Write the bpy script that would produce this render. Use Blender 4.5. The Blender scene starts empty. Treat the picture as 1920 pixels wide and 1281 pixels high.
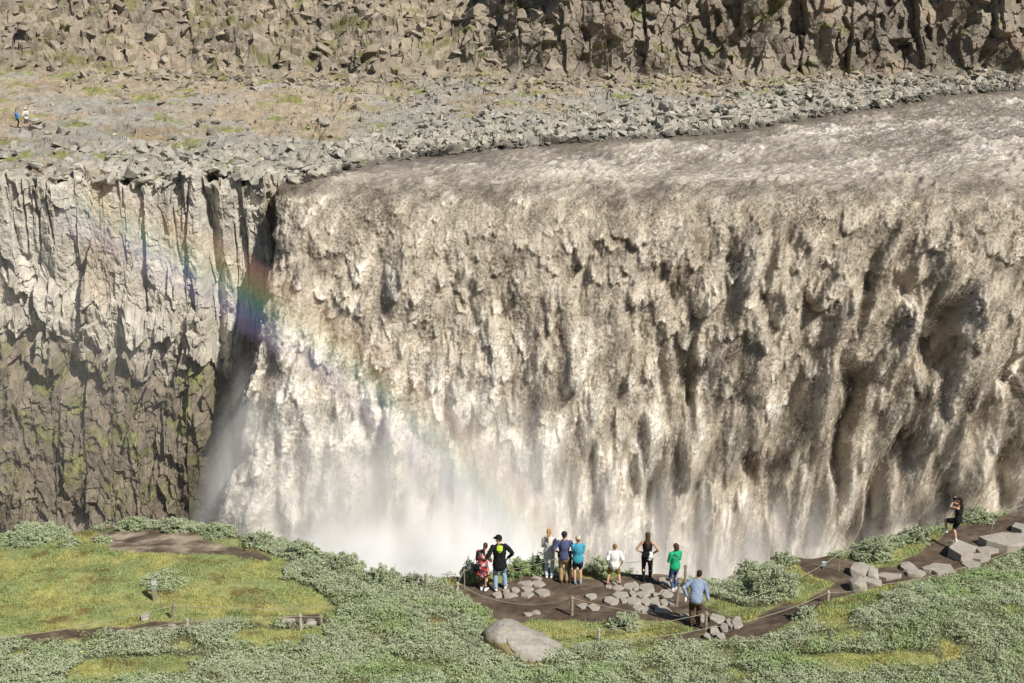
import bpy, bmesh, math, random
import numpy as np
from mathutils import Vector, Matrix
random.seed(7)
rng = np.random.default_rng(11)
S = bpy.context.scene
COL = S.collection
F32 = np.float32

# ------------------------------------------------------------------ camera
PITCH = math.radians(18.0)
CAM = np.array([0.0, 0.0, 21.5])
FPX = 2667.0                      # focal length in pixels of a 1920 wide frame (50 mm)
cd = bpy.data.cameras.new('camera')
cam = bpy.data.objects.new('camera', cd)
COL.objects.link(cam)
cam.location = CAM
cam.rotation_euler = (math.pi / 2 - PITCH, 0, 0)
cd.lens = 50
cd.sensor_width = 36
cd.clip_start = 0.1
cd.clip_end = 2000
S.camera = cam

# ------------------------------------------------------------------ light
SUN_EL, SUN_AZ = math.radians(46), math.radians(45)       # light travels to +y, -x, down
LDIR = np.array([-math.sin(SUN_AZ) * math.cos(SUN_EL), math.cos(SUN_AZ) * math.cos(SUN_EL), -math.sin(SUN_EL)])
W = bpy.data.worlds.new('World')
S.world = W
W.use_nodes = True
nt = W.node_tree
sky = nt.nodes.new('ShaderNodeTexSky')
sky.sky_type = 'NISHITA'
sky.sun_disc = False
sky.sun_elevation = SUN_EL
sky.sun_rotation = math.pi - SUN_AZ
nt.links.new(sky.outputs[0], nt.nodes['Background'].inputs[0])
nt.nodes['Background'].inputs[1].default_value = 0.06
sl = bpy.data.lights.new('sun', 'SUN')
sl.energy = 5.0
sl.angle = math.radians(0.5)
sl.color = (1.0, 0.95, 0.86)
so = bpy.data.objects.new('sun', sl)
COL.objects.link(so)
so.location = (60, -60, 90)
so.rotation_euler = Vector(LDIR).to_track_quat('-Z', 'Y').to_euler()
S.view_settings.view_transform = 'Standard'
S.view_settings.look = 'None'
S.view_settings.gamma = 1
S.view_settings.exposure = 0.08
S.render.engine = 'CYCLES'
S.cycles.use_denoising = True
S.cycles.max_bounces = 9
S.cycles.diffuse_bounces = 3
S.cycles.glossy_bounces = 2
S.cycles.transmission_bounces = 2
S.cycles.volume_bounces = 7
S.cycles.transparent_max_bounces = 8
S.cycles.volume_max_steps = 64

# ------------------------------------------------------------------ helpers
FWD = np.array([0, math.cos(PITCH), -math.sin(PITCH)])
UPV = np.array([0, math.sin(PITCH), math.cos(PITCH)])


def ray(px, py):
    d = FWD + (px - 960) / FPX * np.array([1.0, 0, 0]) + (640.5 - py) / FPX * UPV
    return d


def at(px, py, z=0.0):
    d = ray(px, py)
    t = (z - CAM[2]) / d[2]
    return CAM + t * d


def project(X, Y, Z):
    dx, dy, dz = X - CAM[0], Y - CAM[1], Z - CAM[2]
    dep = dy * FWD[1] + dz * FWD[2]
    up = dy * UPV[1] + dz * UPV[2]
    return 960 + FPX * dx / dep, 640.5 - FPX * up / dep


def sstep(a, b, x):
    t = np.clip((x - a) / (b - a), 0, 1)
    return t * t * (3 - 2 * t)


_T = np.random.default_rng(3).random((8, 4096)).astype(F32)
_G = np.random.default_rng(4).normal(size=(4096, 2)).astype(F32)
_G /= np.linalg.norm(_G, axis=1)[:, None]


def ihash(a, b, seed):
    with np.errstate(over='ignore'):
        h = a.astype(np.int64) * 374761393 + b.astype(np.int64) * 668265263 + seed * 1442695041
        h = (h ^ (h >> 13)) * 1274126177
        return ((h ^ (h >> 16)) & 4095).astype(np.int32)


def perlin(x, y, seed=0):
    x = np.asarray(x, F32); y = np.asarray(y, F32)
    xi = np.floor(x); yi = np.floor(y)
    fx = x - xi; fy = y - yi
    xi = xi.astype(np.int32); yi = yi.astype(np.int32)
    u = fx * fx * fx * (fx * (fx * 6 - 15) + 10)
    v = fy * fy * fy * (fy * (fy * 6 - 15) + 10)
    def g(ix, iy, dx, dy):
        gg = _G[ihash(ix, iy, seed)]
        return gg[..., 0] * dx + gg[..., 1] * dy
    a = g(xi, yi, fx, fy); b = g(xi + 1, yi, fx - 1, fy)
    c = g(xi, yi + 1, fx, fy - 1); d = g(xi + 1, yi + 1, fx - 1, fy - 1)
    return ((a + u * (b - a)) * (1 - v) + (c + u * (d - c)) * v) * 1.5


def fbm(x, y, octv=4, seed=0, gain=0.5, mode='f'):
    s = 0; a = 1.0; n = 0; f = 1.0
    for k in range(octv):
        p = perlin(x * f, y * f, seed + 17 * k)
        if mode == 'b':
            p = np.abs(p) * 2 - 0.6
        elif mode == 'r':
            p = 0.6 - np.abs(p) * 2
        s = s + a * p; n += a; a *= gain; f *= 2.03
    return s / n


def cells(x, y, seed=0, tilt=0.3, off=0.5, jit=0.9, ids=False, tv=1.0):
    """faceted voronoi relief: every cell a tilted plane at its own height"""
    x = np.asarray(x, F32); y = np.asarray(y, F32)
    xi = np.floor(x).astype(np.int32); yi = np.floor(y).astype(np.int32)
    best = np.full(x.shape, 1e9, F32); out = np.zeros(x.shape, F32); rid = np.zeros(x.shape, F32)
    for dx in (-1, 0, 1):
        for dy in (-1, 0, 1):
            h = ihash(xi + dx, yi + dy, seed)
            px = x - (xi + dx + 0.5 + jit * (_T[0][h] - 0.5))
            py = y - (yi + dy + 0.5 + jit * (_T[1][h] - 0.5))
            d = px * px + py * py
            m = d < best
            best = np.where(m, d, best)
            val = off * (_T[2][h] - 0.5) + tilt * ((_T[3][h] - 0.5) * 2 * px + (_T[4][h] - 0.5) * 2 * tv * py)
            out = np.where(m, val, out)
            if ids:
                rid = np.where(m, _T[5][h], rid)
    return (out, rid) if ids else out


def bumps(x, y, seed=0, jit=0.9):
    """rounded heads with creases between them, 0..1"""
    x = np.asarray(x, F32); y = np.asarray(y, F32)
    xi = np.floor(x).astype(np.int32); yi = np.floor(y).astype(np.int32)
    out = np.zeros(x.shape, F32)
    for dx in (-1, 0, 1):
        for dy in (-1, 0, 1):
            h = ihash(xi + dx, yi + dy, seed)
            px = x - (xi + dx + 0.5 + jit * (_T[0][h] - 0.5))
            py = y - (yi + dy + 0.5 + jit * (_T[1][h] - 0.5))
            r2 = (px * px + py * py) / (0.45 + 0.55 * _T[2][h])
            out = np.maximum(out, (0.55 + 0.45 * _T[3][h]) * np.sqrt(np.clip(1 - r2, 0, 1)))
    return out


def raw_mesh(name, V, faces, smooth=False, col=None):
    """V (n,3); faces (m,k) int array"""
    me = bpy.data.meshes.new(name)
    V = np.ascontiguousarray(V, F32); faces = np.ascontiguousarray(faces, np.int32)
    m, k = faces.shape
    me.vertices.add(len(V)); me.vertices.foreach_set('co', V.ravel())
    me.loops.add(m * k); me.loops.foreach_set('vertex_index', faces.ravel())
    me.polygons.add(m); me.polygons.foreach_set('loop_start', np.arange(0, m * k, k, dtype=np.int32))
    if smooth:
        me.polygons.foreach_set('use_smooth', np.ones(m, bool))
    me.update(calc_edges=True)
    if not smooth:
        me.shade_flat()
    else:
        me.shade_smooth()
    if col is not None:
        c = np.ones((len(V), 4), F32); c[:, :3] = np.clip(col, 0, 1)
        a = me.color_attributes.new('Col', 'FLOAT_COLOR', 'POINT')
        a.data.foreach_set('color', c.ravel())
    return me


def grid_faces(nr, nc):
    i = np.arange(nr * nc, dtype=np.int32).reshape(nr, nc)
    return np.stack([i[:-1, :-1], i[:-1, 1:], i[1:, 1:], i[1:, :-1]], -1).reshape(-1, 4)


def link(name, me, mat=None, parent=None):
    o = bpy.data.objects.new(name, me)
    COL.objects.link(o)
    if mat is not None:
        me.materials.clear(); me.materials.append(mat)
    if parent is not None:
        o.parent = parent
    return o


def tag(o, label=None, cat=None, group=None, kind=None):
    if label: o['label'] = label
    if cat: o['category'] = cat
    if group: o['group'] = group
    if kind: o['kind'] = kind
    return o


def empty(name, loc=(0, 0, 0), rz=0.0):
    o = bpy.data.objects.new(name, None)
    COL.objects.link(o)
    o.location = loc
    o.rotation_euler = (0, 0, rz)
    o.empty_display_size = 0.2
    return o


def mix(a, b, t):
    t = np.asarray(t)[..., None]
    return np.asarray(a) * (1 - t) + np.asarray(b) * t


def pip(PX, PY, poly):
    """points in polygon"""
    inside = np.zeros(PX.shape, bool)
    n = len(poly)
    j = n - 1
    for i in range(n):
        xi, yi = poly[i]; xj, yj = poly[j]
        c = ((yi > PY) != (yj > PY)) & (PX < (xj - xi) * (PY - yi) / (yj - yi + 1e-9) + xi)
        inside ^= c
        j = i
    return inside


# ------------------------------------------------------------------ materials
def new_mat(name):
    m = bpy.data.materials.new(name)
    m.use_nodes = True
    return m, m.node_tree, m.node_tree.nodes['Principled BSDF']


def mat_attr(name, rough=0.9, var=0.25, vscale=3.0, bump=0.3, bscale=8.0, bdist=0.05, spec=0.2, trans=0.0, detail=6.0):
    """vertex colour of the surface itself, broken up by procedural noise"""
    m, t, b = new_mat(name)
    N = t.nodes; L = t.links
    at_ = N.new('ShaderNodeAttribute'); at_.attribute_name = 'Col'
    tc = N.new('ShaderNodeTexCoord')
    n1 = N.new('ShaderNodeTexNoise'); n1.inputs['Scale'].default_value = vscale
    n1.inputs['Detail'].default_value = detail
    L.new(tc.outputs['Object'], n1.inputs['Vector'])
    mr = N.new('ShaderNodeMapRange')
    mr.inputs[1].default_value = 0.25; mr.inputs[2].default_value = 0.75
    mr.inputs[3].default_value = 1 - var; mr.inputs[4].default_value = 1 + var
    L.new(n1.outputs[0], mr.inputs[0])
    mx = N.new('ShaderNodeMix'); mx.data_type = 'RGBA'; mx.blend_type = 'MULTIPLY'
    mx.inputs[0].default_value = 1
    L.new(at_.outputs['Color'], mx.inputs[6]); L.new(mr.outputs[0], mx.inputs[7])
    L.new(mx.outputs[2], b.inputs['Base Color'])
    b.inputs['Roughness'].default_value = rough
    b.inputs['Specular IOR Level'].default_value = spec
    if bump > 0:
        n2 = N.new('ShaderNodeTexNoise'); n2.inputs['Scale'].default_value = bscale
        n2.inputs['Detail'].default_value = detail
        L.new(tc.outputs['Object'], n2.inputs['Vector'])
        bp = N.new('ShaderNodeBump'); bp.inputs['Strength'].default_value = bump
        bp.inputs['Distance'].default_value = bdist
        L.new(n2.outputs[0], bp.inputs['Height']); L.new(bp.outputs[0], b.inputs['Normal'])
    if trans > 0:
        tr = N.new('ShaderNodeBsdfTranslucent'); ms = N.new('ShaderNodeMixShader')
        ms.inputs[0].default_value = trans
        L.new(mx.outputs[2], tr.inputs[0]); L.new(b.outputs[0], ms.inputs[1]); L.new(tr.outputs[0], ms.inputs[2])
        L.new(ms.outputs[0], N['Material Output'].inputs[0])
    return m


def mat_plain(name, color, rough=0.8, var=0.12, vscale=12.0, bump=0.15, bscale=40.0, spec=0.25, bdist=0.01):
    m, t, b = new_mat(name)
    N = t.nodes; L = t.links
    tc = N.new('ShaderNodeTexCoord')
    n1 = N.new('ShaderNodeTexNoise'); n1.inputs['Scale'].default_value = vscale
    n1.inputs['Detail'].default_value = 5
    L.new(tc.outputs['Object'], n1.inputs['Vector'])
    cr = N.new('ShaderNodeValToRGB')
    c = np.array(color)
    cr.color_ramp.elements[0].position = 0.3; cr.color_ramp.elements[1].position = 0.7
    cr.color_ramp.elements[0].color = (*np.clip(c * (1 - var), 0, 1), 1)
    cr.color_ramp.elements[1].color = (*np.clip(c * (1 + var), 0, 1), 1)
    L.new(n1.outputs[0], cr.inputs[0]); L.new(cr.outputs[0], b.inputs['Base Color'])
    b.inputs['Roughness'].default_value = rough
    b.inputs['Specular IOR Level'].default_value = spec
    if bump > 0:
        n2 = N.new('ShaderNodeTexNoise'); n2.inputs['Scale'].default_value = bscale
        L.new(tc.outputs['Object'], n2.inputs['Vector'])
        bp = N.new('ShaderNodeBump'); bp.inputs['Strength'].default_value = bump
        bp.inputs['Distance'].default_value = bdist
        L.new(n2.outputs[0], bp.inputs['Height']); L.new(bp.outputs[0], b.inputs['Normal'])
    return m


M_ROCK = mat_attr('rock', rough=0.9, var=0.28, vscale=1.3, bump=0.5, bscale=5.0, bdist=0.12, detail=9)
M_WATER = mat_attr('silty_water', rough=0.75, var=0.10, vscale=2.0, bump=0.5, bscale=7.0, bdist=0.12, spec=0.15, detail=8)
M_RIVER = mat_attr('river_water', rough=0.22, var=0.08, vscale=2.0, bump=0.3, bscale=5.0, bdist=0.10, spec=0.3, detail=8)
for m_ in (M_WATER,):
    b_ = m_.node_tree.nodes['Principled BSDF']
    b_.subsurface_method = 'BURLEY'
    b_.inputs['Subsurface Weight'].default_value = 0.8
    b_.inputs['Subsurface Radius'].default_value = (1.0, 0.95, 0.85)
    b_.inputs['Subsurface Scale'].default_value = 0.34
M_DROP = mat_attr('spray_drops', rough=0.8, var=0.0, bump=0, spec=0.1, trans=0.35)
M_GROUND = mat_attr('ground', rough=0.95, var=0.30, vscale=4.0, bump=0.6, bscale=14.0, bdist=0.04, detail=9)
M_LEAF = mat_attr('leaf', rough=0.7, var=0.15, vscale=2.0, bump=0, spec=0.25, trans=0.2)
M_GRASS = mat_attr('grass_blade', rough=0.7, var=0.15, vscale=1.0, bump=0, spec=0.2, trans=0.25)

# ------------------------------------------------------------------ the waterfall and the river
YL = 107.7          # depth of the lip
ZL = -1.25          # river level at the lip


def bank_line():
    pts = [(540, 352), (600, 330), (700, 304), (760, 294), (860, 284), (1000, 272), (1130, 262), (1260, 254), (1380, 242), (1460, 228),
           (1560, 212), (1690, 194), (1760, 178), (1850, 170), (1920, 166)]
    P = np.array([at(a, b, ZL)[:2] for a, b in pts])
    P = np.vstack([P, P[-1] + np.array([[20, 6.0], [60, 14.0]])])
    return P


BANK = bank_line()


FLOW = math.radians(34)


def river_disp(x, y):
    # flow runs from the upper right towards the lip
    c, s_ = math.cos(FLOW), math.sin(FLOW)
    a = x * c + y * s_          # along the flow
    b = -x * s_ + y * c         # across it
    b = b + 0.8 * fbm(a / 5, b / 5, 2, 20)
    near = sstep(26, 1, y - YL)
    d = 0.55 * fbm(a / 3.0, b / 2.2, 3, 21)
    big = sstep(-0.05, 0.35, fbm(x / 8, y / 11, 3, 24) + 0.12 * near)
    d = d + big * (0.34 * bumps(a / 1.5, b / 1.1, 25) + 0.26 * bumps(a / 0.7, b / 0.5, 26) - 0.2)
    d = d + (0.15 + 0.20 * big) * fbm(a / 1.0, b / 0.7, 3, 22)
    ed = np.interp(x, BANK[:, 0], BANK[:, 1]) - y       # metres from the far bank
    return d * sstep(-0.5, 6, ed) * 1.15


def river_col(x, y, d):
    c, s_ = math.cos(FLOW), math.sin(FLOW)
    a = x * c + y * s_; b = -x * s_ + y * c
    b = b + 0.8 * fbm(a / 5, b / 5, 2, 20)
    silt = np.array([0.150, 0.126, 0.099]); tan = np.array([0.370, 0.322, 0.260]); foam = np.array([0.78, 0.75, 0.70])
    big = sstep(-0.10, 0.35, fbm(x / 8, y / 11, 3, 24))
    wa = a + 0.5 * fbm(a / 1.2, b / 1.2, 3, 30); wb = b + 0.35 * fbm(a / 1.0, b / 0.8, 3, 34)
    l1 = np.clip(1 - np.abs(perlin(wa / 3.2, wb / 0.65, 31)) / 0.08, 0, 1)
    l2 = np.clip(1 - np.abs(perlin(wa / 1.2, wb / 0.30, 33)) / 0.16, 0, 1)
    patch = sstep(-0.15, 0.30, fbm(a / 16, b / 5, 3, 32))
    near = sstep(24, 1, y - YL)
    ed = np.interp(x, BANK[:, 0], BANK[:, 1]) - y
    calm = sstep(0.5, 7, ed)
    cc = mix(silt, tan, np.clip(0.15 + 0.30 * patch + 0.35 * big + 0.30 * near + 0.5 * d, 0, 1) * (0.25 + 0.75 * calm))
    f = np.maximum(l1, 0.9 * l2) * (0.45 + 0.55 * patch) * calm * (0.9 - 0.25 * near)
    f = np.maximum(f, 0.30 * big * sstep(0.15, 0.55, d) * calm)
    return mix(cc, foam, np.clip(f, 0, 0.95))


def fall_profile(wq):
    D = np.concatenate([np.linspace(0, 1.2, 80) ** 2, np.linspace(1.5, 60, 200)])
    y = YL - 1.55 * np.sqrt(D); z = ZL - D
    s = np.concatenate([[0], np.cumsum(np.hypot(np.diff(y), np.diff(z)))])
    Y = np.where(wq < 0, YL - wq, np.interp(wq, s, y))
    Z = np.where(wq < 0, ZL, np.interp(wq, s, z))
    # the water bends down well before it leaves the rock
    k = np.exp(-(np.arange(-90, 91) / 34.0) ** 2); k /= k.sum()
    n = len(wq); m = 600
    Yp = np.pad(Y[:m], 90, mode='reflect', reflect_type='odd'); Zp = np.pad(Z[:m], 90, mode='edge')
    sm = sstep(20, 90, np.arange(m)) * sstep(m - 95, m - 180, np.arange(m))
    Y[:m] = Y[:m] * (1 - sm) + np.convolve(Yp, k, 'valid') * sm
    Z[:m] = Z[:m] * (1 - sm) + np.convolve(Zp, k, 'valid') * sm
    ty = np.gradient(Y, wq); tz = np.gradient(Z, wq)
    l = np.hypot(ty, tz)
    ty, tz = ty / l, tz / l
    return Y, Z, tz, -ty          # normal (towards the viewer / up)


def build_fall():
    u = np.arange(-18.6, 52, 0.062)
    w = np.concatenate([np.arange(-10, 36, 0.062), np.arange(36, 50, 0.25)])
    nu, nw = len(u), len(w)
    Uu, Ww = np.meshgrid(u.astype(F32), w.astype(F32))
    Y, Z, ny, nz = fall_profile(w)
    sl_ = 0.04 + 0.36 * sstep(-8, 38, Uu)
    q = Uu + sl_ * np.maximum(Ww, 0)                     # features lean to the lower left
    wz = np.maximum(Ww, 0)
    # turbulence that bends every outline
    qw = q + 0.30 * fbm(q / 2.2, Ww / 5.0, 2, 41) + 0.13 * fbm(q / 0.4, Ww / 0.7, 3, 42)
    ww = Ww + 0.5 * fbm(q / 1.6, Ww / 4.0, 2, 43) + 0.50 * fbm(q / 0.32, Ww / 1.2, 3, 44)
    ramp = sstep(-2.5, 2.5, Ww)
    deep = sstep(1, 9, Ww)
    right = sstep(2, 32, Uu)
    # vertical buttresses of water with dark clefts between them
    r1 = fbm(qw / 8.0, ww / 36 + 7, 3, 51, gain=0.55)
    r2 = fbm(qw / 3.4, ww / 14 + 3, 3, 52, gain=0.5)
    H = deep * (r1 * (1.2 + 2.4 * right) + r2 * (0.8 + 1.6 * right))
    g1 = np.clip(1 - np.abs(perlin(qw / 4.6 + 0.40 * perlin(qw / 3, ww / 5, 57), ww / 22 + 2, 53)) / (0.22 + 0.16 * right), 0, 1)
    g1 = g1 * g1 * (3 - 2 * g1)
    H = H - deep * g1 * sstep(-0.35, 0.45, perlin(q / 6, ww / 9, 54) + 0.35 * right - 0.15) * (0.5 + 3.2 * right)
    # big soft billows
    H = H + deep * (2.0 * bumps(qw / 3.6, ww / 5.6, 58) + 0.9 * bumps(qw / 1.8, ww / 3.0, 59) - 1.1)
    # plumes: curtains of water that thicken towards a ragged hanging end
    nose = np.zeros((nw, nu), F32); lay1 = nose
    for (n, w0, w1, asp, hh, sd) in ((230, 0.9, 2.3, 4.2, 0.80, 1), (1100, 0.42, 1.0, 3.8, 0.65, 2), (6500, 0.17, 0.42, 3.4, 0.45, 3)):
        r = np.random.default_rng(60 + sd)
        lay = np.zeros((nw, nu), F32)
        for k in range(n):
            uc = r.uniform(-20, 50); wc = r.uniform(0.8, 39)
            wd = r.uniform(w0, w1) * (0.75 + 0.45 * wc / 36); L = wd * asp * r.uniform(0.6, 1.6) * (0.45 + 1.15 * wc / 36)
            h = wd * hh * r.uniform(0.35, 1.3) * (0.6 + 0.6 * min(wc / 14, 1))
            s0 = 0.04 + 0.36 * float(sstep(-8, 38, np.float64(uc)))
            i0 = np.searchsorted(w, wc - L - 1.0); i1 = np.searchsorted(w, wc + 1.0)
            j0 = np.searchsorted(u, uc - wd - 0.8 - s0 * 1); j1 = np.searchsorted(u, uc + wd + 0.8 + s0 * (L + 1))
            if i1 <= i0 or j1 <= j0: continue
            a = (qw[i0:i1, j0:j1] - (uc + s0 * wc)) / wd
            t = (ww[i0:i1, j0:j1] - wc) / L + 1                 # 0 at the top, 1 at the hanging end
            tc = np.clip(t, 0, 1)
            wf = np.clip(1 - tc ** 2.2, 1e-4, 1) ** 0.62
            st = h * tc ** 1.2 * np.clip(1 - (a / wf) ** 2, 0, 1) ** 0.42 * (t > 0) * (t < 1)
            sub = lay[i0:i1, j0:j1]
            better = st > sub
            np.maximum(sub, st.astype(F32), out=sub)
            if sd < 3:
                ns = nose[i0:i1, j0:j1]
                ns[better] = np.maximum(ns[better] * 0.5, (tc ** 2)[better])
        if sd == 2: lay1 = np.clip(lay / 0.8, 0, 1)
        H = H + lay * deep
    # the faster it falls the more it is drawn out
    def drawn(A, rows):
        c = np.cumsum(np.pad(A, ((rows + 1, rows), (0, 0)), mode='edge'), 0, dtype=np.float64)
        return ((c[2 * rows + 1:] - c[:-2 * rows - 1]) / (2 * rows + 1)).astype(F32)
    kk = 0.80 * sstep(9, 27, Ww)
    H = H * (1 - kk) + drawn(H, 13) * kk
    # crumbling froth; near the brink coarse and broken, lower down drawn into veils
    low = sstep(12, 32, Ww)
    f1 = bumps(qw / 0.80, ww / 1.5, 71) * 0.28 + bumps(qw / 0.36, ww / 0.62, 70) * 0.16
    f2 = fbm(q / 0.22, Ww / 0.26, 3, 72, gain=0.6)
    v1 = fbm(qw / 0.5, ww / 6.0, 4, 73, gain=0.65)
    H = H + ramp * (f1 * (0.30 + 0.9 * nose) * (1.0 - 0.55 * low) + f2 * (0.20 - 0.14 * low) + v1 * (0.10 + 0.30 * low) + 0.14 * fbm(qw / 1.1, ww / 1.3, 3, 74))
    rd = river_disp(Uu, np.broadcast_to(Y[:, None], Uu.shape))
    H = H * ramp + rd * (1 - ramp)
    # left end wraps back into the rock, sides spread as the water drops
    e = Uu - (-18.0)
    rag = e + 0.55 * fbm(Ww / 2.5, Uu / 3, 3, 77) + 0.35 * fbm(Uu / 0.3, Ww / 1.6, 3, 79)
    back = 2.2 * (1 - sstep(-0.8, 1.6, rag))
    flare = -0.0062 * wz ** 2.02 * np.exp(-np.clip(e, 0, 99) / 4.0)
    X = Uu + flare
    YY = Y[:, None] + H * ny[:, None] + back * sstep(-1, 3, Ww)
    ZZ = Z[:, None] + H * nz[:, None]
    silt = np.array([0.085, 0.064, 0.043]); brown = np.array([0.205, 0.172, 0.130]); tan = np.array([0.430, 0.382, 0.315]); cream = np.array([0.74, 0.695, 0.62])
    n1 = fbm(qw / 3.2, ww / 5.0, 4, 81, gain=0.6); n2 = fbm(qw / 0.5, ww / 0.7, 3, 82)
    left = 1 - sstep(-16, 30, Uu)
    t = 0.34 + 0.016 * wz * (0.5 + left) + 0.45 * left * sstep(6, 20, Ww) + 0.75 * n1 + 0.35 * n2 + 0.60 * nose - 0.20 + low * (0.55 * fbm(qw / 0.55, ww / 8.0, 4, 86, gain=0.65) + 0.25 * fbm(qw / 1.8, ww / 14.0, 2, 87))
    cf = mix(brown, tan, sstep(-0.2, 0.5, t)); cf = np.where((t > 0.5)[..., None], mix(tan, cream, sstep(0.5, 1.35, t)), cf)
    fl = fbm(q / 0.20, Ww / 0.24, 3, 83, gain=0.7) + 0.55 * fbm(qw / 2.6, ww / 4.5, 3, 84)
    cf = mix(cf, silt, sstep(0.10, 0.42, fl - 0.03 - 0.013 * wz) * 0.92)
    cr = river_col(Uu, np.broadcast_to(Y[:, None], Uu.shape), rd)
    C = mix(cr, cf, sstep(-6.0, 3.5, Ww + 6.0 * n1))
    V = np.stack([X, YY, ZZ], -1).reshape(-1, 3)
    f = grid_faces(nw, nu)[:, ::-1]
    keep = (rag > -0.05).ravel()[f].all(1)
    f = f[keep]
    o = link('waterfall', raw_mesh('waterfall', V, f, True, C.reshape(-1, 3)), M_WATER)
    tag(o, kind='structure')
    # flying drops and froth torn off the falling water
    r = np.random.default_rng(99)
    n = 2600000
    wi = int(np.searchsorted(w, 36.0))
    i = (r.random(n) ** 1.1 * (wi - 10)).astype(np.int32) + 10
    j = r.integers(0, nu, n)
    ok = rag[i, j] > -0.1
    cl = fbm(qw[i, j] / 1.1, ww[i, j] / 1.8, 3, 85)
    ok &= r.random(n) < np.clip(0.50 + 1.3 * cl, 0.03, 1) * sstep(-4, 1, w[i])
    i, j = i[ok], j[ok]; n = len(i); cl = cl[ok]
    fall = sstep(7, 24, w[i])
    off = r.exponential(0.15, n) * (0.6 + 1.1 * sstep(2, 12, w[i]) + 0.8 * np.clip(cl, 0, 1)) + 0.005
    P = np.stack([X[i, j] + r.normal(size=n) * 0.05, YY[i, j] + off * ny[i], ZZ[i, j] + off * nz[i] - 0.1 * off], -1)
    sz = 0.022 + 0.046 * r.random(n) ** 2
    d = r.normal(size=(n, 3, 3)); d /= np.linalg.norm(d, axis=2)[:, :, None]
    lean = 0.04 + 0.36 * sstep(-8, 38, u[j])
    V = d * sz[:, None, None]
    st = (fall * r.uniform(0.0, 9.0, n))[:, None]
    V[:, :, 2] *= 1 + st
    V[:, :, :2] *= (1 - 0.45 * fall)[:, None, None]
    V[:, :, 0] += V[:, :, 2] * lean[:, None]
    V = (P[:, None, :] + V).reshape(-1, 3)
    cc = np.clip(C[i, j] * np.where(r.random(n) < 0.22 * (1 - fall), 0.36, r.uniform(0.75, 1.55, n))[:, None] * (0.95 + 0.2 * fall)[:, None], 0, 0.74)
    o = link('spray', raw_mesh('spray', V, np.arange(n * 3, dtype=np.int32).reshape(n, 3), False, np.repeat(cc, 3, 0)), M_DROP)
    tag(o, kind='stuff')


build_fall()


def build_river():
    x = np.arange(-19, 78, 0.10)
    y = [YL + 9.0]
    while y[-1] < 176: y.append(y[-1] + 0.09 + 0.0022 * (y[-1] - YL))
    y = np.array(y)
    Xx, Yy = np.meshgrid(x.astype(F32), y.astype(F32))
    d = river_disp(Xx, Yy)
    V = np.stack([Xx, Yy, ZL - 0.012 + d], -1).reshape(-1, 3)
    C = river_col(Xx, Yy, d)
    tag(link('river', raw_mesh('river', V, grid_faces(len(y), len(x)), True, C.reshape(-1, 3)), M_RIVER), kind='structure')
    # the pool in the gorge, far below
    xs = np.linspace(-90, 70, 160); ys = np.linspace(44, 112, 80)
    Xp, Yp = np.meshgrid(xs, ys)
    V = np.stack([Xp, Yp, -46 + 0.4 * fbm(Xp / 4, Yp / 4, 3, 5)], -1).reshape(-1, 3)
    C = np.broadcast_to(np.array([0.42, 0.38, 0.32]), V.shape)
    tag(link('gorge_water', raw_mesh('gorge_water', V, grid_faces(80, 160), True, C), M_RIVER), kind='structure')


build_river()

# ------------------------------------------------------------------ far bank: plateau, columnar cliff, back cliff
CLIFF_Y = 108.7


def corner_at(x):
    return 0.6 * sstep(-24.9, -23.9, x) + 2.0 * sstep(-19.4, -17.2, x)


def edge_y(x):
    b = np.interp(x, BANK[:, 0], BANK[:, 1])
    return np.where(x < -17.0, np.minimum(CLIFF_Y + corner_at(x), b + 0.5 + 3 * sstep(-17, -19, x)), b)


def back_y(x):
    return np.interp(x, [-80, -60, -30, 0, 30, 60, 90], [160, 160, 161, 163, 165, 171, 178]) + 1.8 * perlin(x / 11, x * 0 + 3, 91)


def plateau_base(x, y):
    e = edge_y(x)
    t = y - e
    z = -0.75 + 0.022 * np.clip(t, 0, 60) + 0.30 * fbm(x / 9, y / 12, 3, 92)
    z = z + 0.5 * sstep(-20, -45, x) * sstep(0, 25, t) - 0.9 * sstep(-25, -19, x) * sstep(7, 0, t) * (x < -16.5)
    z = np.where(x > -17, np.minimum(z, ZL - 0.5 + 0.55 * (t + 0.8 + 0.5 * perlin(x / 1.2, y / 1.2, 93))), z)
    return z


PLA = {}


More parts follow.
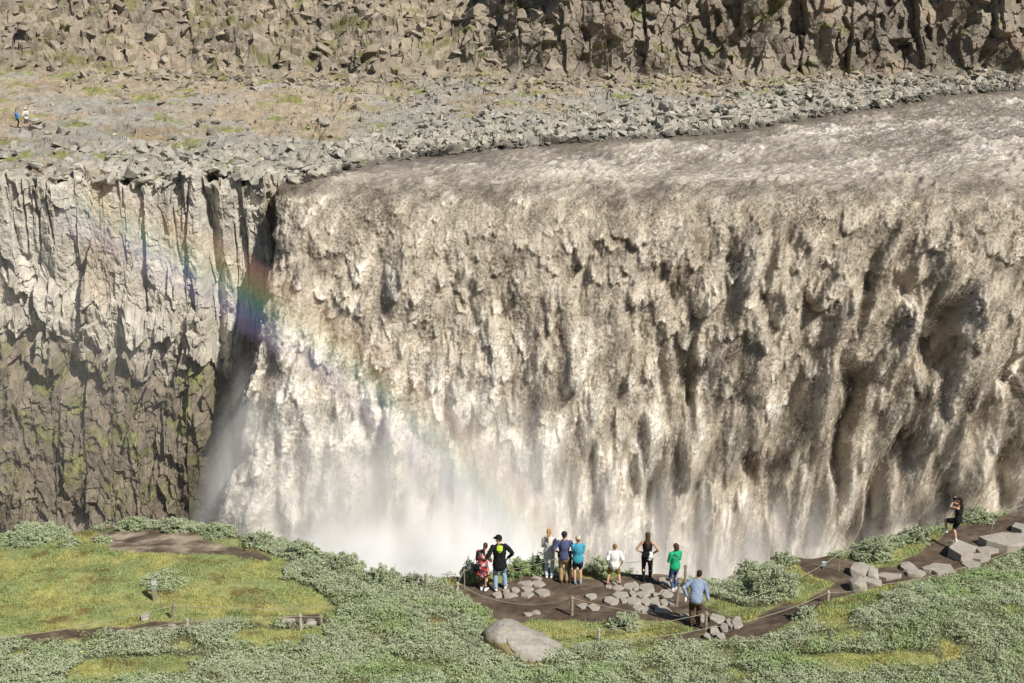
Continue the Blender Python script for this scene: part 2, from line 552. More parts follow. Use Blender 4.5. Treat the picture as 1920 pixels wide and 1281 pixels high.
def build_plateau():
    x = np.arange(-80, 88, 0.115)
    k = np.arange(0, 330)
    t = -3 + 0.11 * k + 0.00052 * k ** 2
    Xx, Tt = np.meshgrid(x.astype(F32), t.astype(F32))
    E = edge_y(x)
    # rows follow the edge near it and the back line far from it
    tmax = t[-1]
    Yb = back_y(x) + 6
    fr = (t + 3) / (tmax + 3)
    start = np.where(x < -17, E + 0.6, E - 3)
    Yy = start[None, :] + fr[:, None] * (Yb - start)[None, :]
    z = plateau_base(Xx, Yy)
    wx = Xx + 0.5 * fbm(Xx / 1.6, Yy / 1.6, 3, 101); wy = Yy + 0.7 * fbm(Xx / 1.9, Yy / 1.9, 3, 102)
    tt = Yy - E[None, :]
    rough = 1.0 + 0.7 * sstep(16, 2, tt) * (Xx > -40)
    rough = rough + 0.5 * sstep(10, 0, tt) * (Xx <= -17)
    c1, i1 = cells(wx / 2.6, wy / 3.4, 103, 0.26, 0.42, ids=True)
    c2, i2 = cells(wx / 1.05, wy / 1.5, 104, 0.22, 0.26, ids=True)
    c3, i3 = cells(wx / 0.48, wy / 0.7, 105, 0.12, 0.15, ids=True)
    big = np.clip(cells(wx / 5.5, wy / 7.0, 106, 0.5, 1.6) - 0.15, 0, 1) * sstep(2, 14, tt)
    z = z + rough * (c1 + c2 + c3) + big * 0.7 * sstep(0.1, 0.5, fbm(Xx / 13, Yy / 15, 2, 107) + 0.25)
    grey = np.array([0.285, 0.270, 0.238]); tan = np.array([0.345, 0.282, 0.203]); dark = np.array([0.17, 0.145, 0.115])
    bank = np.array([0.365, 0.345, 0.290]); moss = np.array([0.180, 0.195, 0.060]); soil = np.array([0.25, 0.185, 0.115])
    PX, PY = project(Xx, Yy, z)
    s1 = fbm(Xx / 14, Yy / 12, 4, 111, gain=0.6)
    C = mix(tan, grey, sstep(-0.35, 0.35, s1 + (i1 - 0.5) * 0.5 + sstep(22, 4, tt) * 0.5 - 0.25 * sstep(30, 45, tt)))
    C = C * (0.80 + 0.40 * (0.5 * i1 + 0.3 * i2 + 0.2 * i3))[..., None]
    bm_ = sstep(15, 4, tt + 5 * fbm(Xx / 5, Yy / 5, 2, 112)) * (Xx > -34)
    C = mix(C, bank * (0.75 + 0.5 * i2)[..., None], bm_ * 0.85)
    so_ = sstep(0.16, 0.34, fbm(Xx / 9, Yy / 5, 4, 113) - 0.25 * bm_) * (1 - (c2 > 0.05) * 0.6)
    C = mix(C, soil, so_ * 0.75)
    ms = sstep(0.14, 0.32, fbm(Xx / 5, Yy / 4, 4, 114) + 0.16 * sstep(14, 3, back_y(x)[None, :] - Yy) + 0.16 * sstep(5, 2, back_y(x)[None, :] - Yy) + 0.10 * sstep(8, 2, tt) * (Xx < -20) - 0.20 * bm_ * (Xx > -17))
    ms = ms * (1 - 0.7 * (c1 + c2 > 0.12))
    C = mix(C, moss * (0.8 + 0.5 * i3)[..., None], ms * 0.85)
    wet = sstep(0.9, -0.4, tt + 0.4 * perlin(Xx / 0.8, Yy / 0.8, 115)) * (Xx > -19)
    C = mix(C, np.array([0.045, 0.040, 0.034]), wet)
    PLA['x'] = x; PLA['Y'] = Yy; PLA['z'] = z
    V = np.stack([Xx, Yy, z], -1).reshape(-1, 3)
    tag(link('far_bank', raw_mesh('far_bank', V, grid_faces(len(t), len(x)), False, C.reshape(-1, 3)), M_ROCK), kind='structure')


build_plateau()


def pla_z(x, y):
    j = int(np.clip(round((x - PLA['x'][0]) / 0.115), 0, len(PLA['x']) - 1))
    return float(np.interp(y, PLA['Y'][:, j], PLA['z'][:, j]))


def build_cliff():
    x = np.arange(-76, -13.5, 0.055)
    v = np.concatenate([np.arange(-2.6, 33, 0.055), np.arange(33, 48, 0.4)])
    Xx, Vv = np.meshgrid(x.astype(F32), v.astype(F32))
    wx = Xx + 0.07 * fbm(Xx / 1.3, Vv / 2.2, 3, 121) + 0.30 * perlin(Xx / 6, Vv / 12, 120)
    wv = Vv + 0.20 * fbm(Xx / 1.2, Vv / 1.5, 3, 122)
    lowb = 11.8 + 2.5 * fbm(Xx / 9, Xx / 9 + 5, 2, 123) + 5.0 * sstep(-30, -19, Xx)      # where the columns end
    m_low = sstep(-1.6, 1.6, Vv - lowb)
    m_mid = sstep(-4.5, -0.5, Vv - lowb) * (1 - sstep(3.5, 6.5, Vv - lowb))
    cA, iA = cells(wx / 1.5, wv / 8.5, 131, 0.85, 1.05, jit=0.7, ids=True, tv=0.25)
    cB, iB = cells(wx / 0.95, wv / 2.2, 132, 0.35, 0.55, jit=0.75, ids=True)
    cC, iC = cells(wx / 0.9, wv / 0.9, 133, 0.24, 0.26, ids=True)
    cD, iD = cells(wx / 1.9, wv / 2.1, 134, 0.75, 1.5, jit=0.8, ids=True)
    cE, iE = cells(wx / 0.36, wv / 0.6, 135, 0.10, 0.12, ids=True)
    cF, iF = cells(wx / 2.4, wv / 5.0, 136, 0.50, 0.95, ids=True)
    groove = np.clip(0.10 - np.abs(perlin(wx / 1.9, wv / 16, 137)), 0, 1) * -4.5 * sstep(0.0, 0.3, perlin(wx / 5, wv / 9, 138) + 0.1)
    H = (1 - m_low) * (cA * 0.85 + cB * (0.5 + 0.5 * m_mid) + cC * 0.55 + groove) + m_mid * (cD + cC * 0.4) + m_low * (cF * 0.9 + cD * 0.35 + cB + cC * 0.9) + cE * (0.7 + 0.5 * m_low)
    H = H + 0.5 * fbm(Xx / 8, Vv / 10, 2, 139) + 0.08 * fbm(Xx / 0.5, Vv / 0.5, 3, 140)
    outw = 0.9 * m_mid + 0.20 * np.clip(Vv - lowb - 1, 0, 30) + 1.4 * sstep(3, 7, Vv - lowb)
    # the cliff turns back into a shaded corner beside the water
    corner = corner_at(Xx) + (0.7 * sstep(-24.6, -23.9, Xx) + 0.8 * sstep(-19.2, -17.8, Xx)) * sstep(0.5, 4, Vv) * (1 - 0.6 * sstep(7, 13, Vv))
    crack = np.exp(-((Xx + 23.6 + 0.25 * perlin(Vv / 2, Vv * 0, 141)) / 0.45) ** 2) * 0.9 * sstep(0, 1, Vv)
    ledge = sstep(0.0, -2.6, Vv)
    Hn = H - crack
    Yv = CLIFF_Y + corner - outw - Hn * sstep(-1.6, 0.6, Vv)
    Yv = Yv - np.minimum(Vv, 0) * 1.15
    top = -0.55 + 0.45 * fbm(Xx / 4, Xx / 4 + 9, 2, 142) + 0.75 * cells(Xx / 1.5, Xx * 0, 143, 0.5, 1.8) + 0.35 * cells(Xx / 0.7, Xx * 0, 144, 0.3, 1.2) - 0.35 * sstep(-24.5, -22, Xx)
    Zv = top - np.maximum(Vv, 0) + np.where(Vv < 0, -0.05 * Vv + 0.30 * (cB + cC), 0) + 0.22 * cC * sstep(0.5, 3, Vv)
    Zv = Zv - ledge * 0.35
    pale = np.array([0.54, 0.505, 0.44]); pale2 = np.array([0.45, 0.415, 0.35]); wetd = np.array([0.180, 0.148, 0.108]); mossc = np.array([0.165, 0.170, 0.062])  # pale tones put the mist veil over the upper columns into the colour
    ochre = np.array([0.40, 0.315, 0.21])
    C = mix(pale, pale2, sstep(-0.3, 0.4, fbm(Xx / 4, Vv / 6, 3, 151) + 0.5 * (iA - 0.5)))
    C = mix(C, ochre, 0.5 * sstep(0.15, 0.4, fbm(Xx / 5 + 9, Vv / 9, 3, 152)))
    C = C * (0.84 + 0.32 * (0.4 * iA + 0.35 * iB + 0.25 * iC))[..., None]
    wm = sstep(-1.5, 2.5, Vv - lowb + 2.6 * fbm(Xx / 2.4, Vv / 2.4, 3, 153) - 1.2)
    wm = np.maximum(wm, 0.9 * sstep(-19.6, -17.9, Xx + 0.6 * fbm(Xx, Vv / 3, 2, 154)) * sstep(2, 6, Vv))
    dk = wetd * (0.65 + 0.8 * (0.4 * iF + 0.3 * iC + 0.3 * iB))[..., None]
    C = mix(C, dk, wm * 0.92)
    mm = sstep(-0.06, 0.26, fbm(Xx / 3.0, Vv / 2.0, 4, 155, gain=0.65) - 0.02) * sstep(0, 4, Vv - lowb) * (1 - 0.8 * sstep(9, 16, Vv - lowb))
    mm = np.maximum(mm, 0.6 * sstep(0.2, 0.4, fbm(Xx / 2, Vv / 2, 3, 156)) * (Vv < 0.6))
    C = mix(C, mossc * (0.7 + 0.8 * iE)[..., None], mm * 0.85)
    V = np.stack([Xx, Yv, Zv], -1).reshape(-1, 3)
    tag(link('basalt_cliff', raw_mesh('basalt_cliff', V, grid_faces(len(v), len(x))[:, ::-1], False, C.reshape(-1, 3)), M_ROCK), kind='structure')


build_cliff()


def build_back():
    x = np.arange(-92, 100, 0.11)
    v = np.concatenate([np.arange(-1.5, 29, 0.11), np.arange(29, 36, 0.5)])
    Xx, Vv = np.meshgrid(x.astype(F32), v.astype(F32))
    steep = sstep(-8, 6, Xx + 5 * perlin(Xx / 9, Vv / 9, 161))
    ang = np.radians(21 + 50 * steep)
    wx = Xx + 0.22 * fbm(Xx / 2, Vv / 2, 3, 162); wv = Vv + 0.30 * fbm(Xx / 2, Vv / 2, 3, 163)
    cA, iA = cells(wx / 2.2, wv / 5.0, 164, 1.1, 2.6, jit=0.8, ids=True, tv=0.5)
    cB, iB = cells(wx / 1.15, wv / 1.5, 165, 0.8, 1.5, jit=0.8, ids=True)
    cC, iC = cells(wx / 0.7, wv / 0.75, 166, 0.25, 0.42, ids=True)
    cD, iD = cells(wx / 0.34, wv / 0.36, 167, 0.10, 0.15, ids=True)
    alc = fbm(Xx / 9, Vv / 14, 2, 168)
    base = sstep(0.0, 2.5, Vv)
    H = base * (steep * (cA * 1.0 + cB * 0.8) + (1 - steep) * (np.clip(cB, -0.25, 2) * 0.95 + np.clip(cA, 0, 2) * 0.5) + cC * 0.25) + cC * 0.25 + cD * 0.5 + (2.2 * steep + 1.0) * alc * base
    # broken shelves on the slope to the left
    z0 = plateau_base(Xx, back_y(x)[None, :] + 0 * Xx) + 0.15
    ter = (1 - steep) * 1.5 * (np.abs(((Vv + 1.5 * perlin(Xx / 8, Vv / 6, 169)) / 4.2) % 1 - 0.5) * 2 - 0.5) * base
    H = H + ter
    Yv = back_y(x)[None, :] + Vv * np.cos(ang) - H * np.sin(ang)
    Zv = z0 + Vv * np.sin(ang) + H * np.cos(ang) - 0.3
    brown = np.array([0.255, 0.220, 0.175]); tan = np.array([0.33, 0.280, 0.212]); red = np.array([0.31, 0.225, 0.165]); dk = np.array([0.135, 0.117, 0.096]); moss = np.array([0.155, 0.155, 0.055])
    C = mix(tan, brown, sstep(-0.2, 0.4, steep * 0.6 + fbm(Xx / 6, Vv / 5, 3, 171) + (iB - 0.5) * 0.5))
    C = mix(C, dk, 0.7 * steep * sstep(0.1, 0.5, fbm(Xx / 8, Vv / 9, 3, 172) + 0.25 * sstep(20, 55, Xx)))
    C = mix(C, red, 0.35 * sstep(0.15, 0.4, fbm(Xx / 7 + 4, Vv / 5, 3, 173)))
    C = C * (0.75 + 0.5 * (0.35 * iA + 0.4 * iB + 0.25 * iC))[..., None]
    mm = sstep(0.22, 0.4, fbm(Xx / 4, Vv / 2.2, 4, 174) + 0.10 * (1 - steep) + 0.15 * sstep(1.8, 0, Vv)) * (1 - 0.6 * (cC > 0.1))
    C = mix(C, moss * (0.7 + 0.6 * iD)[..., None], 0.8 * mm)
    V = np.stack([Xx, Yv, Zv], -1).reshape(-1, 3)
    PLA['back'] = V[(Xx < 6).ravel() & (Vv > 0.5).ravel() & (Vv < 28).ravel()]
    tag(link('back_cliff', raw_mesh('back_cliff', V, grid_faces(len(v), len(x)), False, C.reshape(-1, 3)), M_ROCK), kind='structure')
    # the heath on top, running back to the horizon
    xs = np.linspace(-400, 400, 60); ys = np.linspace(0, 1, 30)
    Xh, Th = np.meshgrid(xs, ys)
    Y0 = back_y(xs) + 14 + 15 * sstep(8, -8, xs)
    Yh = Y0[None, :] + Th * 700
    Zh = 15 + 3 * fbm(Xh / 40, Yh / 40, 3, 6) - 6 * (Th < 0.02) - 0.0 * Xh
    Ch = np.broadcast_to(np.array([0.20, 0.17, 0.11]), Xh.shape + (3,))
    tag(link('heath', raw_mesh('heath', np.stack([Xh, Yh, Zh], -1).reshape(-1, 3), grid_faces(30, 60), True, Ch.reshape(-1, 3)), M_GROUND), kind='structure')


build_back()


# ------------------------------------------------------------------ near bank
EDGE_PX = [(-200, 1015), (0, 1010), (100, 1008), (180, 992), (300, 990), (400, 1000), (480, 1015), (560, 1032), (640, 1058), (720, 1082), (800, 1092),
           (860, 1080), (960, 1066), (1030, 1062), (1100, 1064), (1180, 1070), (1260, 1076), (1320, 1090), (1355, 1096), (1390, 1080), (1440, 1062),
           (1500, 1046), (1560, 1040), (1620, 1022), (1700, 1004), (1750, 990), (1800, 972), (1850, 964), (1920, 955), (2200, 915)]
EDGE = np.array([at(a, b)[:2] for a, b in EDGE_PX])


def near_z(x, y):
    x = np.asarray(x, float); y = np.asarray(y, float)
    z = 0.14 * fbm(x / 3.2, y / 3.2, 3, 201) + 0.05 * fbm(x / 0.9, y / 0.9, 3, 202)
    z = z + 0.085 * np.clip(39.5 - y, 0, 30)
    z = z + 0.35 * np.exp(-(((x + 11) / 5.5) ** 2 + ((y - 42.0) / 3.0) ** 2))
    z = z + 1.1 * np.exp(-(((x - 14) / 5.5) ** 2 + ((y - 36.5) / 3.0) ** 2))
    ye = np.interp(x, EDGE[:, 0], EDGE[:, 1]) + 0.25 * perlin(x / 0.9, x * 0 + 4, 203) - 0.1
    d = np.maximum(y - ye, 0)
    z = z - np.minimum((d / 0.55) ** 1.6, 40) * (1 + 0.3 * perlin(x / 0.8, y / 0.8, 204))
    return z


def on_ground(px, py):
    """point of the near bank seen at a photo position"""
    d = ray(px, py)
    t = np.linspace(25, 75, 1500)
    P = CAM[None] + t[:, None] * d[None]
    f = P[:, 2] - near_z(P[:, 0], P[:, 1])
    i = int(np.argmax(f < 0))
    if i == 0: i = 1
    a = f[i - 1] / (f[i - 1] - f[i] + 1e-9)
    p = P[i - 1] * (1 - a) + P[i] * a
    return Vector((float(p[0]), float(p[1]), float(near_z(p[0], p[1]))))


DIRT = [[(822, 1100), (880, 1096), (960, 1086), (995, 1076), (1030, 1080), (1110, 1084), (1165, 1082), (1200, 1072), (1222, 1064), (1258, 1072), (1290, 1100), (1320, 1140), (1400, 1168), (1450, 1140), (1500, 1128), (1560, 1100), (1570, 1085),
         (1640, 1070), (1700, 1052), (1760, 1010), (1790, 985), (1860, 972), (1925, 955), (1925, 1022), (1810, 1075), (1690, 1092), (1560, 1122), (1480, 1165), (1430, 1205),
         (1335, 1196), (1290, 1172), (1200, 1160), (1080, 1166), (1000, 1162), (945, 1172), (905, 1140)],
        [(168, 1010), (200, 998), (310, 990), (360, 1002), (420, 1022), (500, 1040), (520, 1056), (430, 1042), (330, 1038), (220, 1032)],
        [(20, 1190), (200, 1176), (330, 1164), (420, 1170), (330, 1186), (200, 1192), (60, 1204)], [(520, 1160), (600, 1148), (620, 1165), (560, 1176)],
        [(1490, 1052), (1530, 1040), (1600, 1050), (1610, 1085), (1560, 1092), (1510, 1075)], [(1215, 1195), (1330, 1180), (1330, 1200), (1260, 1205)]]
BUSH = [[(-40, 1198), (120, 1184), (200, 1182), (330, 1180), (420, 1168), (540, 1166), (600, 1182), (640, 1150), (600, 1112), (530, 1085), (545, 1055), (440, 1012), (330, 1000), (190, 1000), (165, 990),
         (200, 975), (400, 985), (560, 1010), (720, 1060), (800, 1082), (850, 1104), (925, 1150), (912, 1180), (905, 1206), (1060, 1222), (1130, 1206), (1330, 1206), (1440, 1200),
         (1500, 1178), (1600, 1128), (1720, 1100), (1830, 1070), (1930, 1034), (2150, 1000), (2500, 985), (2500, 1450), (-500, 1450), (-500, 1215)],
        [(-40, 1010), (-40, 990), (110, 990), (140, 1010), (60, 1020)],
        [(800, 1085), (860, 1075), (960, 1050), (1100, 1046), (1250, 1052), (1310, 1068), (1345, 1090), (1320, 1100), (1260, 1074), (1130, 1068), (1000, 1070), (890, 1084)],
        [(1290, 1090), (1340, 1085), (1390, 1112), (1470, 1122), (1480, 1136), (1400, 1140), (1330, 1120)],
        [(1350, 1098), (1385, 1075), (1470, 1042), (1560, 1030), (1585, 1045), (1480, 1058), (1450, 1085), (1390, 1105)],
        [(1585, 1040), (1620, 1015), (1700, 998), (1755, 975), (1800, 958), (1930, 938), (1930, 958), (1800, 980), (1700, 1022), (1650, 1050), (1600, 1056)]]
GAPS = [[(160, 1240), (330, 1228), (360, 1260), (240, 1275), (120, 1281)], [(455, 1178), (600, 1180), (620, 1200), (520, 1212), (440, 1200)],
        [(1440, 1240), (1700, 1220), (1800, 1240), (1600, 1262)], [(1500, 1150), (1640, 1112), (1660, 1130), (1540, 1172)], [(700, 1240), (760, 1232), (770, 1246)],
        [(1560, 1195), (1590, 1180), (1640, 1190), (1600, 1206)]]


def masks(x, y, z):
    wx = x + 0.22 * fbm(x / 0.8, y / 0.8, 3, 211); wy = y + 0.30 * fbm(x / 0.8, y / 0.8, 3, 212)
    PX, PY = project(wx, wy, near_z(wx, wy))
    dirt = np.zeros(x.shape, bool); bush = np.zeros(x.shape, bool)
    for p in DIRT: dirt |= pip(PX, PY, p)
    for p in BUSH: bush |= pip(PX, PY, p)
    for p in GAPS: bush &= ~pip(PX, PY, p)
    bush &= fbm(x / 1.7, y / 1.7, 3, 231) > -0.40
    return dirt, bush & ~dirt


GR = {}


def build_ground():
    x = np.arange(-30, 31, 0.065); y = np.arange(29, 57, 0.065)
    Xx, Yy = np.meshgrid(x, y)
    z = near_z(Xx, Yy)
    dirt, bush = masks(Xx, Yy, z)
    d = dirt.astype(F32)
    k = 4
    for ax in (0, 1):                                   # soften the turf edge over a hand's width
        d = sum(np.roll(d, s, ax) for s in range(-2, 3)) / 5
    z = z - 0.015 * d + 0.03 * d * fbm(Xx / 0.25, Yy / 0.25, 4, 221, gain=0.6)
    tr = fbm((Xx * 0.8 + Yy * 0.5) / 1.5, (Yy * 0.8 - Xx * 0.5) / 0.35, 3, 229)
    z = z - 0.02 * d * tr
    soil = mix(np.array([0.090, 0.066, 0.046]), np.array([0.165, 0.125, 0.090]), sstep(-0.25, 0.45, fbm(Xx / 1.3, Yy / 0.7, 4, 222, gain=0.6) + 0.3 * tr))
    pale = sstep(-9.0, -10, Xx) * sstep(39.5, 41.5, Yy)
    soil = mix(soil, np.array([0.40, 0.33, 0.25]), pale * 0.85 * sstep(-0.3, 0.4, fbm(Xx / 1.2, Yy / 0.5, 3, 230)))
    turf = mix(np.array([0.250, 0.280, 0.115]), np.array([0.340, 0.325, 0.120]), sstep(-0.3, 0.35, fbm(Xx / 2.2, Yy / 1.6, 4, 223, gain=0.6)))
    turf = mix(turf, np.array([0.165, 0.105, 0.045]), 0.75 * sstep(0.12, 0.42, fbm(Xx / 1.4, Yy / 0.9, 4, 224, gain=0.6)))
    under = np.array([0.055, 0.055, 0.030])
    C = mix(turf, np.array([0.10, 0.105, 0.055]), bush * 0.8)
    C = mix(C, soil, sstep(0.3, 0.7, d))
    ye = np.interp(Xx, EDGE[:, 0], EDGE[:, 1])
    C = mix(C, np.array([0.10, 0.08, 0.06]), sstep(0.3, 0.9, Yy - ye))
    GR.update(x=x, y=y, z=z, dirt=dirt, bush=bush)
    V = np.stack([Xx, Yy, z], -1).reshape(-1, 3)
    tag(link('near_bank', raw_mesh('near_bank', V, grid_faces(len(y), len(x)), True, C.reshape(-1, 3)), M_GROUND), kind='structure')
    # the slope behind and below the viewpoint, wide and plain
    xs = np.linspace(-120, 120, 60); ys = np.linspace(-60, 29.03, 40)
    Xs, Ys = np.meshgrid(xs, ys)
    Zs = near_z(Xs, np.full_like(Ys, 29.0)) + 0.60 * (29 - Ys) * sstep(29, 20, Ys) * (Ys > -10) + np.where(Ys <= -10, 0.6 * 39, 0) - 0.02
    Zs = np.minimum(Zs, 19.0)
    Cs = np.broadcast_to(np.array([0.14, 0.15, 0.05]), Xs.shape + (3,))
    tag(link('near_slope', raw_mesh('near_slope', np.stack([Xs, Ys, Zs], -1).reshape(-1, 3), grid_faces(40, 60), True, Cs.reshape(-1, 3)), M_GROUND), kind='structure')


build_ground()


def gidx(x, y):
    j = np.clip(np.round((x - GR['x'][0]) / 0.065).astype(int), 0, len(GR['x']) - 1)
    i = np.clip(np.round((y - GR['y'][0]) / 0.065).astype(int), 0, len(GR['y']) - 1)
    return i, j


def gz(x, y):
    i, j = gidx(np.asarray(x, float), np.asarray(y, float))
    return GR['z'][i, j]


def leaf_mesh(P, size, up, colour, name, wid=0.42, r=rng):
    """diamond leaves: centres P, lengths size, up = how far they point upwards"""
    n = len(P)
    d = r.normal(size=(n, 3)); d[:, 2] = d[:, 2] * 0.5 + up
    d /= np.linalg.norm(d, axis=1)[:, None]
    s = np.cross(d, r.normal(size=(n, 3)) * 0.55 + np.array([0.25, -0.35, 0.75])); s /= np.linalg.norm(s, axis=1)[:, None] + 1e-9
    L = size[:, None]
    a = P - d * L * 0.5; b = P + d * L * 0.5
    m = P + d * L * 0.05
    V = np.stack([a, m + s * L * wid * 0.5, b, m - s * L * wid * 0.5], 1).reshape(-1, 3)
    f = np.arange(n * 4, dtype=np.int32).reshape(n, 4)
    return raw_mesh(name, V, f, False, np.repeat(colour, 4, axis=0))


def leaf_col(n, r=rng, green=0.0):
    a = np.array([0.385, 0.440, 0.275]); b = np.array([0.490, 0.530, 0.375]); c = np.array([0.280, 0.310, 0.135]); g = np.array([0.29, 0.40, 0.145])
    t = r.random(n)
    C = mix(a, b, t)
    k = r.random(n) < 0.22
    C[k] = mix(c, a, r.random(k.sum()))
    return mix(C, g, np.broadcast_to(green, (n,)))


def build_cover():
    n = 3400000
    x = rng.uniform(-29, 30, n); y = rng.uniform(30.5, 54, n)
    i, j = gidx(x, y)
    ye = np.interp(x, EDGE[:, 0], EDGE[:, 1])
    ok = GR['bush'][i, j] & (y < ye + 0.15)
    PX, PY = project(x, y, GR['z'][i, j])
    ok &= (PX > -420) & (PX < 2420) & (PY < 1400)
    dens = fbm(x / 1.7, y / 1.7, 3, 231)
    ok &= rng.random(n) < np.clip(0.62 + 1.6 * dens, 0.05, 1)
    x, y, i, j = x[ok], y[ok], i[ok], j[ok]
    lump = np.clip(0.5 + 0.75 * fbm(x / 0.62, y / 0.62, 3, 232, mode='b'), 0, 1.2)
    hum = 0.08 + 0.23 * lump + 0.17 * np.clip(fbm(x / 2.4, y / 2.4, 2, 233), -0.2, 1)
    h = np.maximum(hum, 0.05) * (1 - rng.random(len(x)) ** 2.2 * 0.8)
    P = np.stack([x, y, GR['z'][i, j] + h], -1)
    g = np.clip(fbm(x / 2.6, y / 2.0, 3, 234) * 1.6, 0, 0.8)
    br = sstep(0.2, 0.5, fbm(x / 1.1, y / 1.1, 3, 235)) * 0.45
    C = leaf_col(len(x), green=g)
    C = mix(C, np.array([0.20, 0.16, 0.085]), br)
    o = link('willow_cover', leaf_mesh(P, rng.uniform(0.042, 0.088, len(x)), 0.15, C, 'willow_cover', 0.45), M_LEAF)
    tag(o, kind='stuff')


def build_grass():
    n = 1250000
    x = rng.uniform(-29, 30, n); y = rng.uniform(30.5, 54, n)
    i, j = gidx(x, y)
    ye = np.interp(x, EDGE[:, 0], EDGE[:, 1])
    ok = ~GR['bush'][i, j] & ~GR['dirt'][i, j] & (y < ye + 0.4)
    PX, PY = project(x, y, GR['z'][i, j])
    ok &= (PX > -420) & (PX < 2420) & (PY < 1400)
    ok &= rng.random(n) < np.clip(0.75 + 1.4 * fbm(x / 1.1, y / 0.8, 3, 241), 0.12, 1)
    x, y, i, j = x[ok], y[ok], i[ok], j[ok]
    n = len(x)
    h = rng.uniform(0.03, 0.085, n) * (1 + 0.8 * np.clip(fbm(x / 0.9, y / 0.9, 2, 242), -0.5, 1))
    a = rng.uniform(0, 6.283, n); w = rng.uniform(0.010, 0.024, n)
    b = np.stack([x, y, GR['z'][i, j] - 0.005], -1)
    s = np.stack([np.cos(a) * w, np.sin(a) * w, 0 * a], -1)
    l = rng.normal(size=(n, 2)) * h[:, None] * 0.45
    t = b + np.stack([l[:, 0], l[:, 1], h], -1)
    V = np.stack([b - s, b + s, t], 1).reshape(-1, 3)
    yel = sstep(-0.15, 0.4, fbm(x / 2.2, y / 1.6, 4, 223, gain=0.6) + rng.normal(size=n) * 0.08)
    C = mix(np.array([0.345, 0.405, 0.170]), np.array([0.500, 0.490, 0.180]), yel)
    C = mix(C, np.array([0.27, 0.175, 0.07]), 0.7 * sstep(0.12, 0.45, fbm(x / 1.4, y / 0.9, 4, 224, gain=0.6) + rng.normal(size=n) * 0.06))
    C = mix(C, np.array([0.19, 0.25, 0.11]), 0.6 * sstep(0.1, 0.4, fbm(x / 1.3 + 5, y / 1.0, 3, 243)))
    C = C * rng.uniform(0.8, 1.2, n)[:, None]
    o = link('grass', raw_mesh('grass', V, np.arange(n * 3, dtype=np.int32).reshape(n, 3), False, np.repeat(C, 3, 0)), M_GRASS)
    tag(o, kind='stuff')


build_cover()
build_grass()


def build_flowers():
    n = 900
    x = rng.uniform(-20, 20, n); y = rng.uniform(31, 48, n)
    i, j = gidx(x, y)
    ye = np.interp(x, EDGE[:, 0], EDGE[:, 1])
    ok = ~GR['dirt'][i, j] & (y < ye - 0.5) & (fbm(x / 2.0, y / 2.0, 2, 261) > 0.12)
    x, y, i, j = x[ok], y[ok], i[ok], j[ok]
    P = np.stack([x, y, GR['z'][i, j] + np.where(GR['bush'][i, j], 0.34, 0.09)], -1)
    C = np.broadcast_to(np.array([0.72, 0.56, 0.03]), P.shape)
    tag(link('flowers', leaf_mesh(P, rng.uniform(0.03, 0.06, len(x)), 0.1, C, 'flowers', 0.9), M_LEAF), kind='stuff')


build_flowers()

# ------------------------------------------------------------------ rocks
M_STONE = mat_plain('stone', (0.34, 0.31, 0.27), rough=0.9, var=0.30, vscale=5, bump=0.6, bscale=18, bdist=0.03)
M_PATHSTONE = mat_plain('path_stone', (0.37, 0.335, 0.285), rough=0.9, var=0.16, vscale=5, bump=0.5, bscale=30, bdist=0.02)
M_BANKROCK = mat_plain('bank_rock', (0.37, 0.348, 0.293), rough=0.9, var=0.26, vscale=1.5, bump=0.5, bscale=6, bdist=0.08)
M_BROWNROCK = mat_plain('brown_rock', (0.30, 0.256, 0.20), rough=0.9, var=0.28, vscale=1.5, bump=0.5, bscale=6, bdist=0.08)


M_WETROCK = mat_plain('wet_rock', (0.15, 0.137, 0.115), rough=0.45, var=0.3, vscale=1.5, bump=0.5, bscale=6, bdist=0.08, spec=0.5)


def hull(points, bevel=0.0):
    bm = bmesh.new()
    for p in points: bm.verts.new(p)
    r = bmesh.ops.convex_hull(bm, input=bm.verts)
    bmesh.ops.delete(bm, geom=list({g for g in r['geom_interior'] + r['geom_unused'] if isinstance(g, bmesh.types.BMVert)}), context='VERTS')
    bmesh.ops.dissolve_limit(bm, angle_limit=math.radians(9), verts=bm.verts, edges=bm.edges)
    if bevel > 0:
        bmesh.ops.bevel(bm, geom=list(bm.edges), offset=bevel, segments=2, profile=0.6, affect='EDGES', clamp_overlap=True)
    bmesh.ops.triangulate(bm, faces=[f for f in bm.faces if len(f.verts) > 4])
    return bm


def rock_bm(r, n=11, flat=0.65, bevel=0.03):
    P = r.normal(size=(n, 3)); P /= np.linalg.norm(P, axis=1)[:, None]
    P *= r.uniform(0.75, 1.05, (n, 1)); P *= np.array([1.0, r.uniform(0.65, 0.95), flat * r.uniform(0.75, 1.2)]) * 0.5
    return hull(P, bevel)


